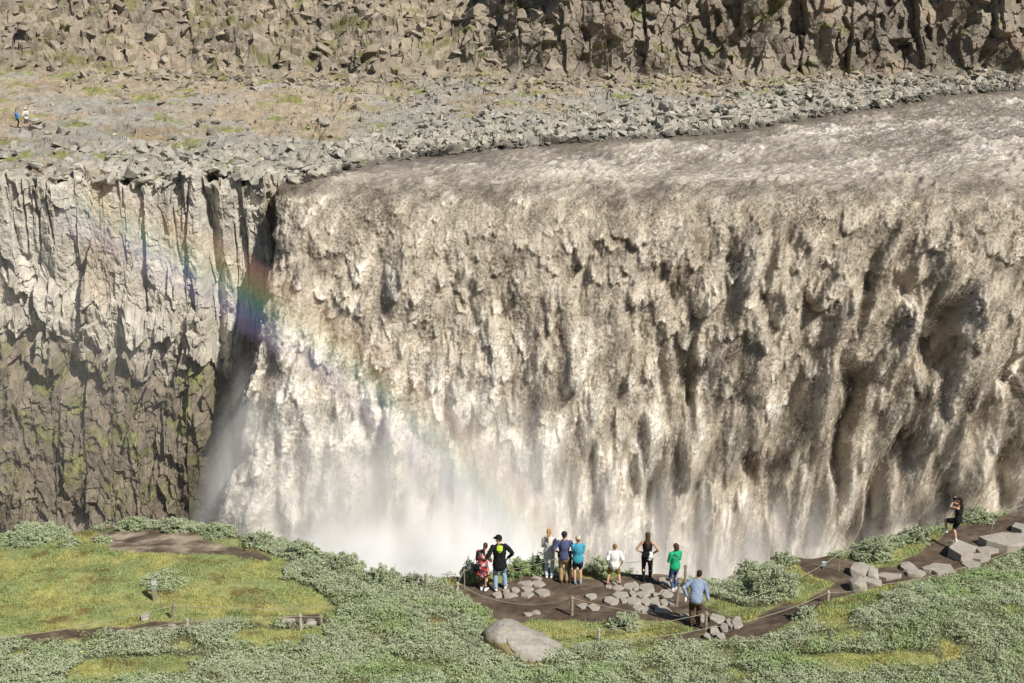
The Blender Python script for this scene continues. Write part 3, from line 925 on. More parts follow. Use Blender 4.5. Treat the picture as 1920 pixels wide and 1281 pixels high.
def far_rocks():
    r = np.random.default_rng(77)
    protos = []
    for k in range(14):
        bm = rock_bm(r, 10 + k % 5, [0.45, 0.6, 0.8][k % 3], 0.02)
        me = bpy.data.meshes.new('boulder'); bm.to_mesh(me); bm.free(); me.shade_flat()
        protos.append(me)
    simple = []
    for k in range(14):
        bm = rock_bm(r, 8 + k % 4, [0.4, 0.6, 0.75][k % 3], 0)
        bmesh.ops.triangulate(bm, faces=bm.faces)
        bm.verts.index_update()
        simple.append((np.array([v.co[:] for v in bm.verts]), np.array([[v.index for v in f.verts] for f in bm.faces])))
        bm.free()

    def place():
        """a spot on the far bank: (x, y, size, zone)"""
        while True:
            q = r.random()
            x = r.uniform(-48, 66)
            e = float(edge_y(np.array([x]))[0]); b = float(back_y(np.array([x]))[0])
            if q < 0.58:                       # rubble along the water
                if x < -30 and r.random() < 0.72: continue
                t = abs(r.normal()) * 7.5 + 0.1
                s = 0.20 + 1.15 * r.random() ** 3.8; zone = 0
                if x < -17 and t < 0.8: continue
            elif q < 0.76:                     # talus at the foot of the back cliff
                t = b - e - abs(r.normal()) * 4.5 - 0.2; s = 0.30 + 1.3 * r.random() ** 2.6; zone = 1
            else:
                t = r.uniform(1.0, max(2, b - e)); s = 0.2 + 1.2 * r.random() ** 4; zone = 2
            if t < 0 or t > b - e + 2: continue
            return x, e + t, s, zone

    spots = [place() + (None,) for _ in range(9000)]
    B = PLA['back']
    for k in r.integers(0, len(B), 3000):
        spots.append((B[k][0], B[k][1], 0.25 + 1.7 * r.random() ** 4, 1, B[k][2]))
    for k in range(420):                       # broken blocks along the top of the columns
        x = r.uniform(-50, -17.5); e = float(edge_y(np.array([x]))[0])
        spots.append((x, e + 0.1 + abs(r.normal()) * 1.6, 0.4 + 1.1 * r.random() ** 2, 3, None))
    for k in range(800):                       # wet stones at the water's edge
        x = r.uniform(-17, 66); e = float(edge_y(np.array([x]))[0])
        spots.append((x, e + r.uniform(-1.3, 0.5), 0.3 + 0.8 * r.random() ** 2, 4, max(ZL - 0.05, pla_z(x, e - 0.2)) + 0.0))
    # size as seen decides which become boulders of their own
    spots.sort(key=lambda s: -s[2] / s[1])
    nbig = 290
    lab = {0: ('angular pale grey boulder in the rubble along the far edge of the river', 'boulders along the far river bank', M_BANKROCK),
           1: ('brown boulder fallen at the foot of the back cliff', 'boulders under the back cliff', M_BROWNROCK),
           2: ('grey brown boulder lying on the flat far plateau', 'boulders on the far plateau', M_STONE),
           3: ('pale broken block on the rim of the columnar cliff left of the falls', 'blocks on the cliff rim', M_BANKROCK),
           4: ('dark wet stone at the waterline of the far river bank', 'wet stones at the waterline', M_WETROCK)}
    seen = {}
    for k, (x, y, s, zone, zz) in enumerate(spots[:nbig]):
        src = protos[int(r.integers(len(protos)))]
        key = (src.name, zone)
        if key not in seen:
            me = src.copy(); me.materials.append(lab[zone][2]); seen[key] = me
        o = bpy.data.objects.new('boulder', seen[key]); COL.objects.link(o)
        s = s * 1.15
        o.location = (x, y, (pla_z(x, y) if zz is None else zz) + 0.10 * s)
        o.rotation_euler = (r.uniform(-0.35, 0.35), r.uniform(-0.35, 0.35), r.uniform(0, 6.28))
        o.scale = (s * r.uniform(0.9, 1.5), s * r.uniform(0.9, 1.2), s * r.uniform(0.8, 1.25))
        tag(o, lab[zone][0], 'boulder', lab[zone][1])
    VV = []; FF = []; CC = []; base = 0
    cz = {0: np.array([0.375, 0.352, 0.295]), 1: np.array([0.305, 0.262, 0.205]), 2: np.array([0.30, 0.265, 0.215]), 3: np.array([0.40, 0.37, 0.31]), 4: np.array([0.17, 0.155, 0.13])}
    for (x, y, s, zone, zz) in spots[nbig:]:
        zz = pla_z(x, y) if zz is None else zz
        v, f = simple[int(r.integers(14))]
        a = r.uniform(0, 6.28); c, sn = math.cos(a), math.sin(a)
        tx = r.uniform(-0.4, 0.4)
        v = v * np.array([r.uniform(0.9, 1.6), 1, r.uniform(0.7, 1.2)]) * s * 1.1
        v = np.stack([v[:, 0] * c - v[:, 1] * sn, v[:, 0] * sn + v[:, 1] * c, v[:, 2] + tx * v[:, 0]], -1)
        VV.append(v + np.array([x, y, zz + 0.10 * s])); FF.append(f + base); base += len(v)
        CC.append(np.broadcast_to(cz[zone] * r.uniform(0.72, 1.2), v.shape))
    o = link('rubble', raw_mesh('rubble', np.vstack(VV), np.vstack(FF), False, np.vstack(CC)), M_ROCK)
    tag(o, kind='stuff')


far_rocks()


def slab(px, py, wpx, hpx, thick, mat, label, cat, group, r, name='paving_stone', sink=0.80, tilt=0.05, n=8):
    c = on_ground(px, py)
    dist = (Vector(CAM) - c).length
    sx = wpx * dist / FPX; sy = min(hpx * dist / FPX / 0.46, sx * 1.7 + 0.3)
    P = []
    n = int(r.integers(5, 8)); a0 = r.uniform(0, 6.28)
    for k in range(n):
        a = a0 + (k + r.uniform(-0.30, 0.30)) / n * 6.283
        q = r.uniform(0.90, 1.22)
        P.append((math.cos(a) * q * sx / 2, math.sin(a) * q * sy / 2))
    tx, ty = r.uniform(-tilt, tilt), r.uniform(-tilt, tilt)
    pts = []
    for (x, y) in P:
        pts.append((x * 0.97, y * 0.97, thick * (0.5 + r.uniform(-0.04, 0.06)) + tx * x + ty * y))
        pts.append((x * 1.03, y * 1.03, thick * r.uniform(-0.1, 0.25)))
        pts.append((x * 0.92, y * 0.92, -thick * 0.5))
    bm = hull(pts, min(0.016, thick * 0.1))
    me = bpy.data.meshes.new(name); bm.to_mesh(me); bm.free(); me.shade_flat()
    o = link(name, me, mat)
    o.location = c + Vector((0, 0, thick * (0.5 - sink)))
    tag(o, label, cat, group)
    return o


def boulder(px, py, wpx, hm, dpt, mat, label, group, r, rz=0.0, n=26, sink=0.3, flat_top=0.0):
    c = on_ground(px, py)
    dist = (Vector(CAM) - c).length
    sx = wpx * dist / FPX
    P = r.normal(size=(n, 3)); P /= np.linalg.norm(P, axis=1)[:, None]
    P = np.sign(P) * np.abs(P) ** 0.72
    P *= r.uniform(0.9, 1.0, (n, 1)) * np.array([sx / 2, dpt / 2, hm * 0.62])
    if flat_top: P[:, 2] = np.minimum(P[:, 2], hm * flat_top + 0.08 * P[:, 0])
    bm = hull(P.tolist(), 0.03)
    me = bpy.data.meshes.new('rock'); bm.to_mesh(me); bm.free(); me.shade_flat()
    o = link('rock', me, mat)
    o.location = c + Vector((0, 0, hm * (0.5 - sink))); o.rotation_euler = (0, 0, rz)
    tag(o, label, 'rock', group)
    return o


def big_boulder():
    c = on_ground(985, 1212)
    bm = bmesh.new()
    bmesh.ops.create_icosphere(bm, subdivisions=6, radius=1)
    V = np.array([v.co[:] for v in bm.verts])
    V = np.sign(V) * np.abs(V) ** 0.85 * np.array([1.22, 0.80, 0.42])
    up = np.exp(-((V[:, 0] + 0.75) / 0.6) ** 2)
    V[:, 2] += 0.20 * up * (V[:, 2] > 0) - 0.24 * (V[:, 0] - 0.2) * (V[:, 2] > -0.2) * 0.6
    nn = V / np.linalg.norm(V, axis=1)[:, None]
    d = 0.10 * fbm(V[:, 0] * 1.2 + 3, V[:, 1] * 1.2 + V[:, 2], 3, 401) + 0.030 * fbm(V[:, 0] * 5, V[:, 1] * 5 + V[:, 2] * 4, 3, 402) - 0.05 * np.clip(1 - np.abs(perlin(V[:, 0] * 1.1 + V[:, 2], V[:, 1] * 1.6, 403)) / 0.05, 0, 1)
    V = V + nn * d[:, None]
    me = bpy.data.meshes.new('rock')
    F = np.array([[v.index for v in f.verts] for f in bm.faces]); bm.free()
    moss = sstep(0.1, 0.3, fbm(V[:, 0] * 1.6, V[:, 1] * 1.6 + V[:, 2] * 2, 3, 404) - 0.25 * (V[:, 0] + 0.5)) * (V[:, 1] < -0.2) * (V[:, 0] < 0.1)
    C = mix(np.array([0.36, 0.335, 0.295]), np.array([0.28, 0.255, 0.215]), sstep(-0.2, 0.35, fbm(V[:, 0] * 2, V[:, 1] * 2 + V[:, 2], 4, 405)))
    C = mix(C, np.array([0.26, 0.20, 0.07]), moss * 0.8)
    o = link('rock', raw_mesh('rock', V, F, True, C), mat_attr('boulder_stone', var=0.2, vscale=9, bump=0.6, bscale=22, bdist=0.02, detail=9))
    o.location = c + Vector((0, 0, -0.10)); o.rotation_euler = (0, 0.06, -0.22)
    tag(o, 'big smooth pale boulder rising from the willow scrub in the foreground', 'rock')


def near_rocks():
    r = np.random.default_rng(5)
    left = [(933, 1116, 19, 10), (949, 1109, 14, 6), (965, 1107, 16, 7), (957, 1117, 30, 8), (987, 1105, 26, 8), (987, 1094, 34, 8), (1007, 1085, 20, 7), (1009, 1096, 24, 11), (988, 1116, 26, 12), (1018, 1112, 28, 13)]
    for (a, b, w, h) in left:
        slab(a, b, w, h, 0.20, M_PATHSTONE, 'flat pale slab in the small group of stones beside the couple', 'paving stone', 'slabs beside the couple', r)
    right = [(1142, 1102, 14, 7), (1156, 1095, 20, 7), (1160, 1104, 22, 8), (1179, 1101, 20, 12), (1192, 1101, 15, 15), (1213, 1103, 30, 18), (1164, 1117, 28, 12), (1147, 1127, 27, 13),
             (1170, 1127, 14, 11), (1186, 1115, 13, 15), (1205, 1116, 27, 9), (1187, 1129, 28, 14), (1209, 1128, 22, 14), (1228, 1130, 20, 15), (1231, 1118, 16, 9), (1249, 1115, 28, 14),
             (1245, 1130, 15, 11), (1259, 1132, 13, 10), (1198, 1141, 22, 10), (1212, 1147, 20, 12), (1243, 1144, 36, 14), (1251, 1095, 24, 8), (1241, 1088, 14, 6), (1260, 1107, 16, 7), (1277, 1108, 13, 10)]
    for (a, b, w, h) in right:
        slab(a, b, w, h, 0.24, M_PATHSTONE, 'flat grey slab in the crazy paving at the centre of the viewpoint', 'paving stone', 'crazy paving slabs of the viewpoint', r)
    slab(1109, 1119, 21, 10, 0.22, M_PATHSTONE, 'lone pale stone between the two groups of paving slabs', 'paving stone', None, r)
    slab(1092, 1137, 22, 11, 0.14, M_PATHSTONE, 'flat pale slab beside the post in the middle of the earth path', 'paving stone', 'pair of slabs beside the post', r)
    slab(1113, 1139, 22, 12, 0.14, M_PATHSTONE, 'flat pale slab beside the post in the middle of the earth path', 'paving stone', 'pair of slabs beside the post', r)
    slab(990, 1153, 18, 6, 0.10, M_PATHSTONE, 'thin slab half buried near the big pale boulder', 'paving stone', 'half buried slabs by the boulder', r, sink=0.6)
    slab(1006, 1150, 16, 6, 0.10, M_PATHSTONE, 'thin slab half buried near the big pale boulder', 'paving stone', 'half buried slabs by the boulder', r, sink=0.6)
    steps = [(1285, 1159, 20, 9), (1316, 1161, 20, 12), (1345, 1164, 32, 14), (1340, 1186, 22, 14), (1358, 1180, 14, 16), (1369, 1172, 12, 22), (1382, 1172, 19, 20), (1326, 1196, 14, 10), (1352, 1196, 16, 12)]
    for (a, b, w, h) in steps:
        slab(a, b, w, h, 0.38, M_PATHSTONE, 'rough grey step stone by the man in the blue shirt', 'step stone', 'step stones by the man in blue', r, 'step_stone', tilt=0.12)
    path = [(1637, 1092, 36, 15), (1668, 1083, 44, 12), (1702, 1066, 30, 14), (1716, 1077, 32, 10), (1742, 1068, 28, 10), (1806, 1050, 22, 16), (1838, 1046, 34, 13), (1822, 1061, 34, 13), (1850, 1035, 40, 14), (1815, 1030, 30, 9)]
    for (a, b, w, h) in path:
        slab(a, b, w, h, 0.42, M_PATHSTONE, 'grey step stone set along the path that climbs to the right', 'step stone', 'step stones along the right path', r, 'step_stone', tilt=0.10)
    slab(1766, 1072, 62, 22, 0.6, M_PATHSTONE, 'broad grey slab lying across the right path below the woman in black', 'step stone', None, r, 'step_stone', tilt=0.10)
    slab(1803, 1040, 46, 26, 0.9, M_PATHSTONE, 'high step rock with a shaded front that the woman in black stands on', 'step stone', None, r, 'step_stone', sink=0.70)
    slab(1888, 1022, 84, 26, 0.8, M_PATHSTONE, 'largest flat slab at the top of the right path', 'step stone', None, r, 'step_stone', sink=0.72, tilt=0.08)
    slab(1913, 995, 30, 16, 0.55, M_PATHSTONE, 'small dark sided stone behind the largest slab', 'step stone', None, r, 'step_stone', sink=0.72)
    boulder(1615, 1076, 52, 0.42, 0.8, M_PATHSTONE, 'long rounded boulder behind the squat pale one on the right path', None, r)
    boulder(1607, 1104, 38, 0.52, 0.7, M_PATHSTONE, 'squat pale boulder in front of the long one on the right path', None, r)
    boulder(1636, 1084, 30, 0.4, 0.7, M_PATHSTONE, 'small boulder wedged beside the squat pale one', None, r)
    big_boulder()
    boulder(1302, 1214, 26, 0.25, 0.4, M_PATHSTONE, 'small flat stone in the scrub right of the big boulder', None, r)
    for (a, b, w) in ((272, 1161, 17), (292, 1186, 30), (322, 1182, 24), (310, 1190, 18), (540, 1170, 30), (582, 1172, 26)):
        boulder(a, b, w, 0.22, 0.35, M_PATHSTONE, 'pale stone lying in the earth strip under the left rope', 'pale stones under the left rope', r)


near_rocks()


# ------------------------------------------------------------------ shrubs one can tell apart
M_STEM = mat_plain('stem', (0.10, 0.075, 0.05), bump=0)


def shrub(px, py, wpx, hm, label, group=None, r=None, green=0.1, dens=420):
    c = on_ground(px, py)
    R = wpx * (Vector(CAM) - c).length / FPX / 2
    root = empty('shrub', c)
    tag(root, label, 'shrub', group)
    n = int(1.7 * dens * R * (hm + R) * 6)
    d = r.normal(size=(n, 3)); d[:, 2] = np.abs(d[:, 2]); d /= np.linalg.norm(d, axis=1)[:, None]
    rad = 1 - 0.55 * r.random(n) ** 2
    lump = 0.78 + 0.42 * fbm(d[:, 0] * 2.1 + px, d[:, 1] * 2.1 + d[:, 2] * 3, 3, 251)
    P = d * (rad * lump)[:, None] * np.array([R * 1.12, R * 0.95, hm])
    P[:, 2] += 0.02
    gap = fbm(P[:, 0] / 0.28 + px, P[:, 1] / 0.28 + P[:, 2] / 0.28, 2, 252) > -0.22
    P = P[gap]
    C = leaf_col(len(P), r, green)
    link('foliage', leaf_mesh(P, r.uniform(0.045, 0.09, len(P)), 0.15, C, 'foliage', 0.48, r), M_LEAF, root)
    bm = bmesh.new()
    for k in range(9):
        a = k * 0.7 + r.uniform(-.2, .2); q = r.uniform(0.35, 0.8)
        p = Vector((math.cos(a) * R * q, math.sin(a) * R * q, hm * r.uniform(0.5, 0.85)))
        m = Matrix.Translation(p / 2) @ p.to_track_quat('Z', 'Y').to_matrix().to_4x4()
        bmesh.ops.create_cone(bm, cap_ends=True, segments=5, radius1=0.02, radius2=0.006, depth=p.length, matrix=m)
    me = bpy.data.meshes.new('stem'); bm.to_mesh(me); bm.free()
    link('stem', me, M_STEM, root)


def shrubs():
    r = np.random.default_rng(31)
    shrub(1452, 1115, 96, 1.25, 'largest dark round willow shrub left of the bare earth patch on the right', None, r, 0.0, 520)
    shrub(1640, 1045, 78, 0.85, 'wide willow shrub on the brink behind the long boulder', None, r, 0.1)
    shrub(1172, 1176, 70, 0.55, 'low pale willow shrub below the crazy paving', None, r, 0.0)
    shrub(885, 1086, 52, 0.75, 'leafy willow shrub on the brink directly behind the couple', None, r, 0.2)
    shrub(972, 1078, 50, 0.70, 'bright green shrub on the brink between the couple and the woman with the ponytail', None, r, 0.75)
    shrub(1008, 1074, 46, 0.85, 'fresh green shrub on the brink left of the woman with the ponytail', None, r, 0.55)
    shrub(1120, 1074, 56, 0.60, 'low willow shrub on the brink between the woman in the boy', None, r, 0.1)
    shrub(1180, 1074, 40, 0.55, 'low willow shrub on the brink between the boy and the long haired woman', None, r, 0.1)
    shrub(1300, 1090, 66, 0.85, 'thick willow shrub on the brink right of the woman in green', None, r, 0.05)
    shrub(1405, 1080, 60, 0.65, 'willow shrub on the brink left of the largest round shrub', None, r, 0.05)
    shrub(1470, 1058, 60, 0.5, 'willow shrub on the brink above the largest round shrub', None, r, 0.05)
    shrub(1715, 1014, 60, 0.6, 'willow shrub on the brink at the left of the woman in black shorts', None, r, 0.1)
    shrub(1830, 975, 70, 0.5, 'willow shrub on the brink at the right of the woman in black shorts', None, r, 0.15)
    shrub(1508, 1160, 50, 0.5, 'dark little shrub overhanging the path beside the short pale post', None, r, 0.0)
    shrub(192, 1016, 40, 0.25, 'small tuft of willow in the meadow below the left brink', None, r, 0.2)
    shrub(130, 1022, 44, 0.3, 'second small tuft of willow left in the meadow', None, r, 0.1)
    shrub(590, 1085, 60, 0.5, 'willow shrub at the right edge of the meadow', None, r, 0.1)
    shrub(312, 1090, 110, 0.13, 'flat willow patch in the meadow above the trail marker', None, r, 0.15, 260)
    shrub(62, 1008, 130, 0.45, 'wide willow shrub on the brink at the far left', None, r, 0.15)
    for (a, b, w, h) in ((250, 990, 60, .5), (330, 992, 70, .5), (410, 1005, 70, .5), (490, 1022, 70, .55), (570, 1044, 70, .6), (650, 1070, 80, .7), (720, 1090, 70, .6), (775, 1098, 50, .5)):
        shrub(a, b, w, h, 'willow shrub in the band along the left brink', 'willows along the left brink', r, r.uniform(0, 0.3))


shrubs()

# ------------------------------------------------------------------ posts, ropes, marker
M_WOOD = mat_plain('weathered_wood', (0.30, 0.255, 0.20), var=0.3, vscale=10, bump=0.4, bscale=30)
M_PALEWOOD = mat_plain('pale_wood', (0.46, 0.41, 0.34), var=0.25, vscale=10, bump=0.4, bscale=30)
M_SHADEWOOD = mat_plain('shaded_wood', (0.06, 0.048, 0.036), var=0.3, vscale=10, bump=0.4, bscale=30)  # for one post: its shaded side is put into the wood colour
M_ROD = mat_plain('steel_rod', (0.36, 0.33, 0.30), rough=0.5, bump=0.05)
M_ROPE = mat_plain('rope', (0.40, 0.36, 0.28), var=0.25, vscale=60, bump=0.4, bscale=200)
POSTS = {}


def post(key, px, py, tpy, kind, label, group=None, lean=0.0):
    c = on_ground(px, py)
    lo, hi = 0.05, 2.0
    for _ in range(40):
        h = (lo + hi) / 2
        _, q = project(c.x, c.y, c.z + h)
        if q > tpy: lo = h
        else: hi = h
    rad = {'wood': 0.05, 'pale': 0.048, 'dark': 0.05, 'rod': 0.014}[kind]
    mat = {'wood': M_WOOD, 'pale': M_PALEWOOD, 'dark': M_SHADEWOOD, 'rod': M_ROD}[kind]
    bm = bmesh.new()
    rr = random.Random(key)
    seg = 8
    rings = []
    for (z, f) in ((-0.25, 1.0), (0.0, 1.03), (h * 0.5, 0.98), (h - 0.03, 0.95), (h, 0.82)):
        rings.append([bm.verts.new((rad * f * math.cos(k * 6.283 / seg) * rr.uniform(.93, 1.05) + lean * max(z, 0), rad * f * math.sin(k * 6.283 / seg) * rr.uniform(.93, 1.05), z)) for k in range(seg)])
    for a, b in zip(rings, rings[1:]):
        for k in range(seg): bm.faces.new((a[k], a[(k + 1) % seg], b[(k + 1) % seg], b[k]))
    bm.faces.new(rings[-1]); bm.faces.new(rings[0][::-1])
    root = empty('rope_post' if kind != 'rod' else 'rope_stake', c)
    me = bpy.data.meshes.new('shaft'); bm.to_mesh(me); bm.free()
    link('shaft', me, mat, root)
    bm = bmesh.new()                                       # the loop of rope round the shaft
    zt = h - 0.055
    R, q = rad + 0.012, 0.011
    vs = [[bm.verts.new(((R + q * math.cos(b * 1.0472)) * math.cos(a * 0.5236) + lean * zt, (R + q * math.cos(b * 1.0472)) * math.sin(a * 0.5236), zt + q * math.sin(b * 1.0472))) for b in range(6)] for a in range(12)]
    for a in range(12):
        for b in range(6): bm.faces.new((vs[a][b], vs[(a + 1) % 12][b], vs[(a + 1) % 12][(b + 1) % 6], vs[a][(b + 1) % 6]))
    me = bpy.data.meshes.new('rope_loop'); bm.to_mesh(me); bm.free()
    link('rope_loop', me, M_ROPE, root)
    tag(root, label, 'post' if kind != 'rod' else 'stake', group)
    POSTS[key] = c + Vector((lean * zt, 0, zt))


def rope(pts, sag, label, rad=0.008):
    """a slack line through the given points"""
    P = []
    for a, b, s in zip(pts, pts[1:], sag):
        a = Vector(a); b = Vector(b)
        n = max(4, int((b - a).length / 0.25))
        for k in range(n + (b == Vector(pts[-1]))):
            t = k / n
            p = a.lerp(b, t); p.z -= 4 * s * t * (1 - t)
            g = float(gz(p.x, p.y)) + 0.03
            if p.z < g and p.y < np.interp(p.x, EDGE[:, 0], EDGE[:, 1]): p.z = g
            P.append(p)
    seg = 5
    V = []; F = []
    for k, p in enumerate(P):
        d = (P[min(k + 1, len(P) - 1)] - P[max(k - 1, 0)]).normalized()
        s = d.cross(Vector((0, 0, 1))).normalized(); u = s.cross(d)
        for j in range(seg):
            a = j * 6.283 / seg
            V.append(p + rad * (math.cos(a) * s + math.sin(a) * u))
    for k in range(len(P) - 1):
        for j in range(seg):
            F.append((k * seg + j, k * seg + (j + 1) % seg, (k + 1) * seg + (j + 1) % seg, (k + 1) * seg + j))
    o = link('rope', raw_mesh('rope', np.array([v[:] for v in V]), np.array(F), True), M_ROPE)
    tag(o, label, 'rope', 'barrier ropes')


def lift(px, py, h):
    """a point h above the near bank that the photo shows at px, py"""
    d = ray(px, py)
    t = np.linspace(25, 75, 2500)
    P = CAM[None] + t[:, None] * d[None]
    f = P[:, 2] - h - near_z(P[:, 0], P[:, 1])
    return Vector(P[int(np.argmax(f < 0))].tolist())


post('a', 799, 1108, 1076, 'wood', 'grey wooden post alone in the scrub at the left end of the viewpoint')
post('b', 858, 1114, 1092, 'pale', 'short pale wooden post at the lower left of the couple')
post('c', 871, 1104, 1066, 'rod', 'thin steel stake just left of the couple')
post('d', 1072, 1153, 1118, 'wood', 'wooden post in the earth path below the woman in turquoise')
post('e', 1122, 1202, 1178, 'pale', 'short pale post in the moss below the low willow shrub')
post('f', 1323, 1180, 1147, 'wood', 'wooden post under the hand of the man in the blue shirt')
post('g', 1268, 1136, 1088, 'wood', 'tall leaning wooden post at the right end of the crazy paving', lean=0.08)
post('h', 1284, 1100, 1060, 'wood', 'wooden post on the brink right of the woman in green')
post('i', 1221, 1078, 1045, 'wood', 'wooden post right beside the woman in black leggings')
post('j', 1069, 1092, 1034, 'dark', 'shade-coloured wooden post the man in the navy polo rests a hand on')
post('k', 1552, 1128, 1108, 'pale', 'short pale post at the lower edge of the right path')
post('l', 1573, 1072, 1034, 'rod', 'thin stake on the small bare patch right of the round shrub')
post('m', 1859, 1001, 961, 'rod', 'thin stake right of the woman in black shorts')
post('s', 1513, 1112, 1072, 'rod', 'thin stake at the right side of the largest round shrub')
post('n', 322, 1160, 1132, 'wood', 'leaning wooden post in the lower meadow right of the trail marker', lean=0.22)
post('o', 352, 1184, 1160, 'pale', 'small grey post in the scrub below the leaning one')
post('p', 564, 1182, 1152, 'pale', 'grey post left of the stones at the lower right of the meadow')
post('q', 602, 1174, 1153, 'wood', 'stubby post at the end of the lower left rope')
post('r', 208, 1194, 1179, 'wood', 'tiny post low in the scrub at the left')

rope([POSTS['b'], POSTS['c']], [0.0], 'short rope from the pale post up to the thin stake by the couple')
rope([POSTS['c'], POSTS['j'], POSTS['i']], [0.25, 0.25], 'rope along the brink behind the people in the middle')
rope([POSTS['b'], POSTS['d'], lift(1215, 1151, 0.12)], [0.45, 0.05], 'low rope sagging across the earth in front of the couple')
rope([lift(1045, 1192, 0.25), POSTS['e'], POSTS['f'], lift(1400, 1165, 0.5), POSTS['k'], lift(1640, 1098, 0.45), lift(1800, 1066, 0.5), lift(1930, 1018, 0.5)], [0.03] + [0.08] * 6, 'long rope from the boulder past the man in blue to the right edge')
rope([lift(1060, 1206, 0.2), lift(1200, 1196, 0.3), lift(1330, 1177, 0.4), lift(1402, 1164, 0.5)], [0.05, 0.05, 0.03], 'second rope just below the man in the blue shirt')
rope([POSTS['g'], POSTS['h']], [0.03], 'short rope between the two posts by the woman in green')
rope([lift(1398, 1124, 0.35), POSTS['s'], POSTS['l'], lift(1740, 986, 0.6), POSTS['m'], lift(1932, 942, 0.7)], [0.04, 0.03, 0.05, 0.05, 0.04], 'upper rope climbing behind the right path along the brink')
rope([lift(-20, 1199, 0.35), POSTS['n'], lift(630, 1138, 0.45)], [0.12, 0.08], 'long rope across the lower meadow past the leaning post')
rope([lift(172, 1192, 0.15), POSTS['o'], POSTS['p'], POSTS['q']], [0.05, 0.06, 0.03], 'lower left rope along the scrub to the stubby post')


def marker():
    c = on_ground(291, 1126)
    root = empty('trail_marker', c)
    tag(root, 'upright wooden trail marker with white top and green band in the meadow', 'trail marker')
    def box(name, w, z0, z1, col, par, ch=0.006):
        bm = bmesh.new()
        bmesh.ops.create_cube(bm, size=1, matrix=Matrix.Translation((0, 0, (z0 + z1) / 2)) @ Matrix.Diagonal((w, w, z1 - z0, 1)))
        bmesh.ops.bevel(bm, geom=list(bm.edges), offset=ch, segments=2, affect='EDGES')
        me = bpy.data.meshes.new(name); bm.to_mesh(me); bm.free()
        return link(name, me, mat_plain('marker_' + name, col, bump=0.1), par)
    p = box('pole', 0.12, -0.2, 0.74, (0.33, 0.28, 0.22), root)
    box('white_band', 0.126, 0.56, 0.72, (0.62, 0.63, 0.62), root)
    box('green_band', 0.128, 0.44, 0.50, (0.25, 0.50, 0.38), root)
    # the little path light on the bare patch to the right
    c = on_ground(1544, 1066)
    root = empty('marker_box', c)
    tag(root, 'small pale blue box on a stub standing on the bare earth patch', 'marker box')
    box('stub', 0.05, -0.05, 0.10, (0.2, 0.2, 0.2), root)
    bm = bmesh.new()
    bmesh.ops.create_cube(bm, size=1, matrix=Matrix.Translation((0, 0, 0.17)) @ Matrix.Rotation(0.3, 4, 'X') @ Matrix.Diagonal((0.15, 0.06, 0.17, 1)))
    bmesh.ops.bevel(bm, geom=list(bm.edges), offset=0.01, segments=2, affect='EDGES')
    me = bpy.data.meshes.new('case'); bm.to_mesh(me); bm.free()
    link('case', me, mat_plain('pale_blue', (0.45, 0.60, 0.68), bump=0), root)


marker()


# ------------------------------------------------------------------ people
def tube(bm, pts, rad, side, seg=14):
    """closed tube through pts; rad = list of (half width along side, half depth)"""
    pts = [Vector(p) for p in pts]
    rings = []
    n = len(pts)
    P = []; R = []
    d0 = (pts[1] - pts[0]).normalized(); d1 = (pts[-1] - pts[-2]).normalized()
    for k in (3, 2, 1):
        a = k * math.pi / 8
        r0 = rad[0]; m = min(r0)
        P.append(pts[0] - d0 * m * math.sin(a)); R.append((r0[0] * math.cos(a), r0[1] * math.cos(a)))
    P += pts; R += list(rad)
    for k in (1, 2, 3):
        a = k * math.pi / 8
        r1 = rad[-1]; m = min(r1)
        P.append(pts[-1] + d1 * m * math.sin(a)); R.append((r1[0] * math.cos(a), r1[1] * math.cos(a)))
    for i, p in enumerate(P):
        d = (P[min(i + 1, len(P) - 1)] - P[max(i - 1, 0)]).normalized()
        s = Vector(side) - d * d.dot(Vector(side))
        if s.length < 1e-4: s = d.orthogonal()
        s.normalize(); u = d.cross(s)
        rings.append([bm.verts.new(p + s * R[i][0] * math.cos(k * 2 * math.pi / seg) + u * R[i][1] * math.sin(k * 2 * math.pi / seg)) for k in range(seg)])
    for a, b in zip(rings, rings[1:]):
        for k in range(seg): bm.faces.new((a[k], a[(k + 1) % seg], b[(k + 1) % seg], b[k]))
    bm.faces.new(rings[0][::-1]); bm.faces.new(rings[-1])


def ball(bm, c, r):
    bmesh.ops.create_uvsphere(bm, u_segments=16, v_segments=10, radius=1, matrix=Matrix.Translation(c) @ Matrix.Diagonal((r[0], r[1], r[2], 1)))


def fuse(bm, name, mat, parent, voxel, smooth=4, folds=0.0, seed=0):
    """grow one continuous skin over the overlapping shapes"""
    bmesh.ops.recalc_face_normals(bm, faces=bm.faces)
    me = bpy.data.meshes.new(name + '_raw'); bm.to_mesh(me); bm.free()
    o = bpy.data.objects.new(name + '_raw', me); COL.objects.link(o)
    m = o.modifiers.new('r', 'REMESH'); m.mode = 'VOXEL'; m.voxel_size = voxel
    s = o.modifiers.new('s', 'SMOOTH'); s.iterations = smooth; s.factor = 0.5
    dg = bpy.context.evaluated_depsgraph_get()
    out = bpy.data.meshes.new_from_object(o.evaluated_get(dg))
    bpy.data.objects.remove(o); bpy.data.meshes.remove(me)
    out.name = name
    if folds:
        n = len(out.vertices)
        v = np.empty(n * 3, F32); out.vertices.foreach_get('co', v); v = v.reshape(-1, 3)
        nn = np.empty(n * 3, F32); out.vertices.foreach_get('normal', nn); nn = nn.reshape(-1, 3)
        d = fbm(v[:, 0] * 9 + v[:, 1] * 6 + seed, v[:, 2] * 5 + v[:, 0] * 4, 3, 300 + seed)
        v = v + nn * (d * folds)[:, None]
        out.vertices.foreach_set('co', v.ravel().astype(F32))
        out.update()
    out.shade_smooth()
    return link(name, out, mat, parent)


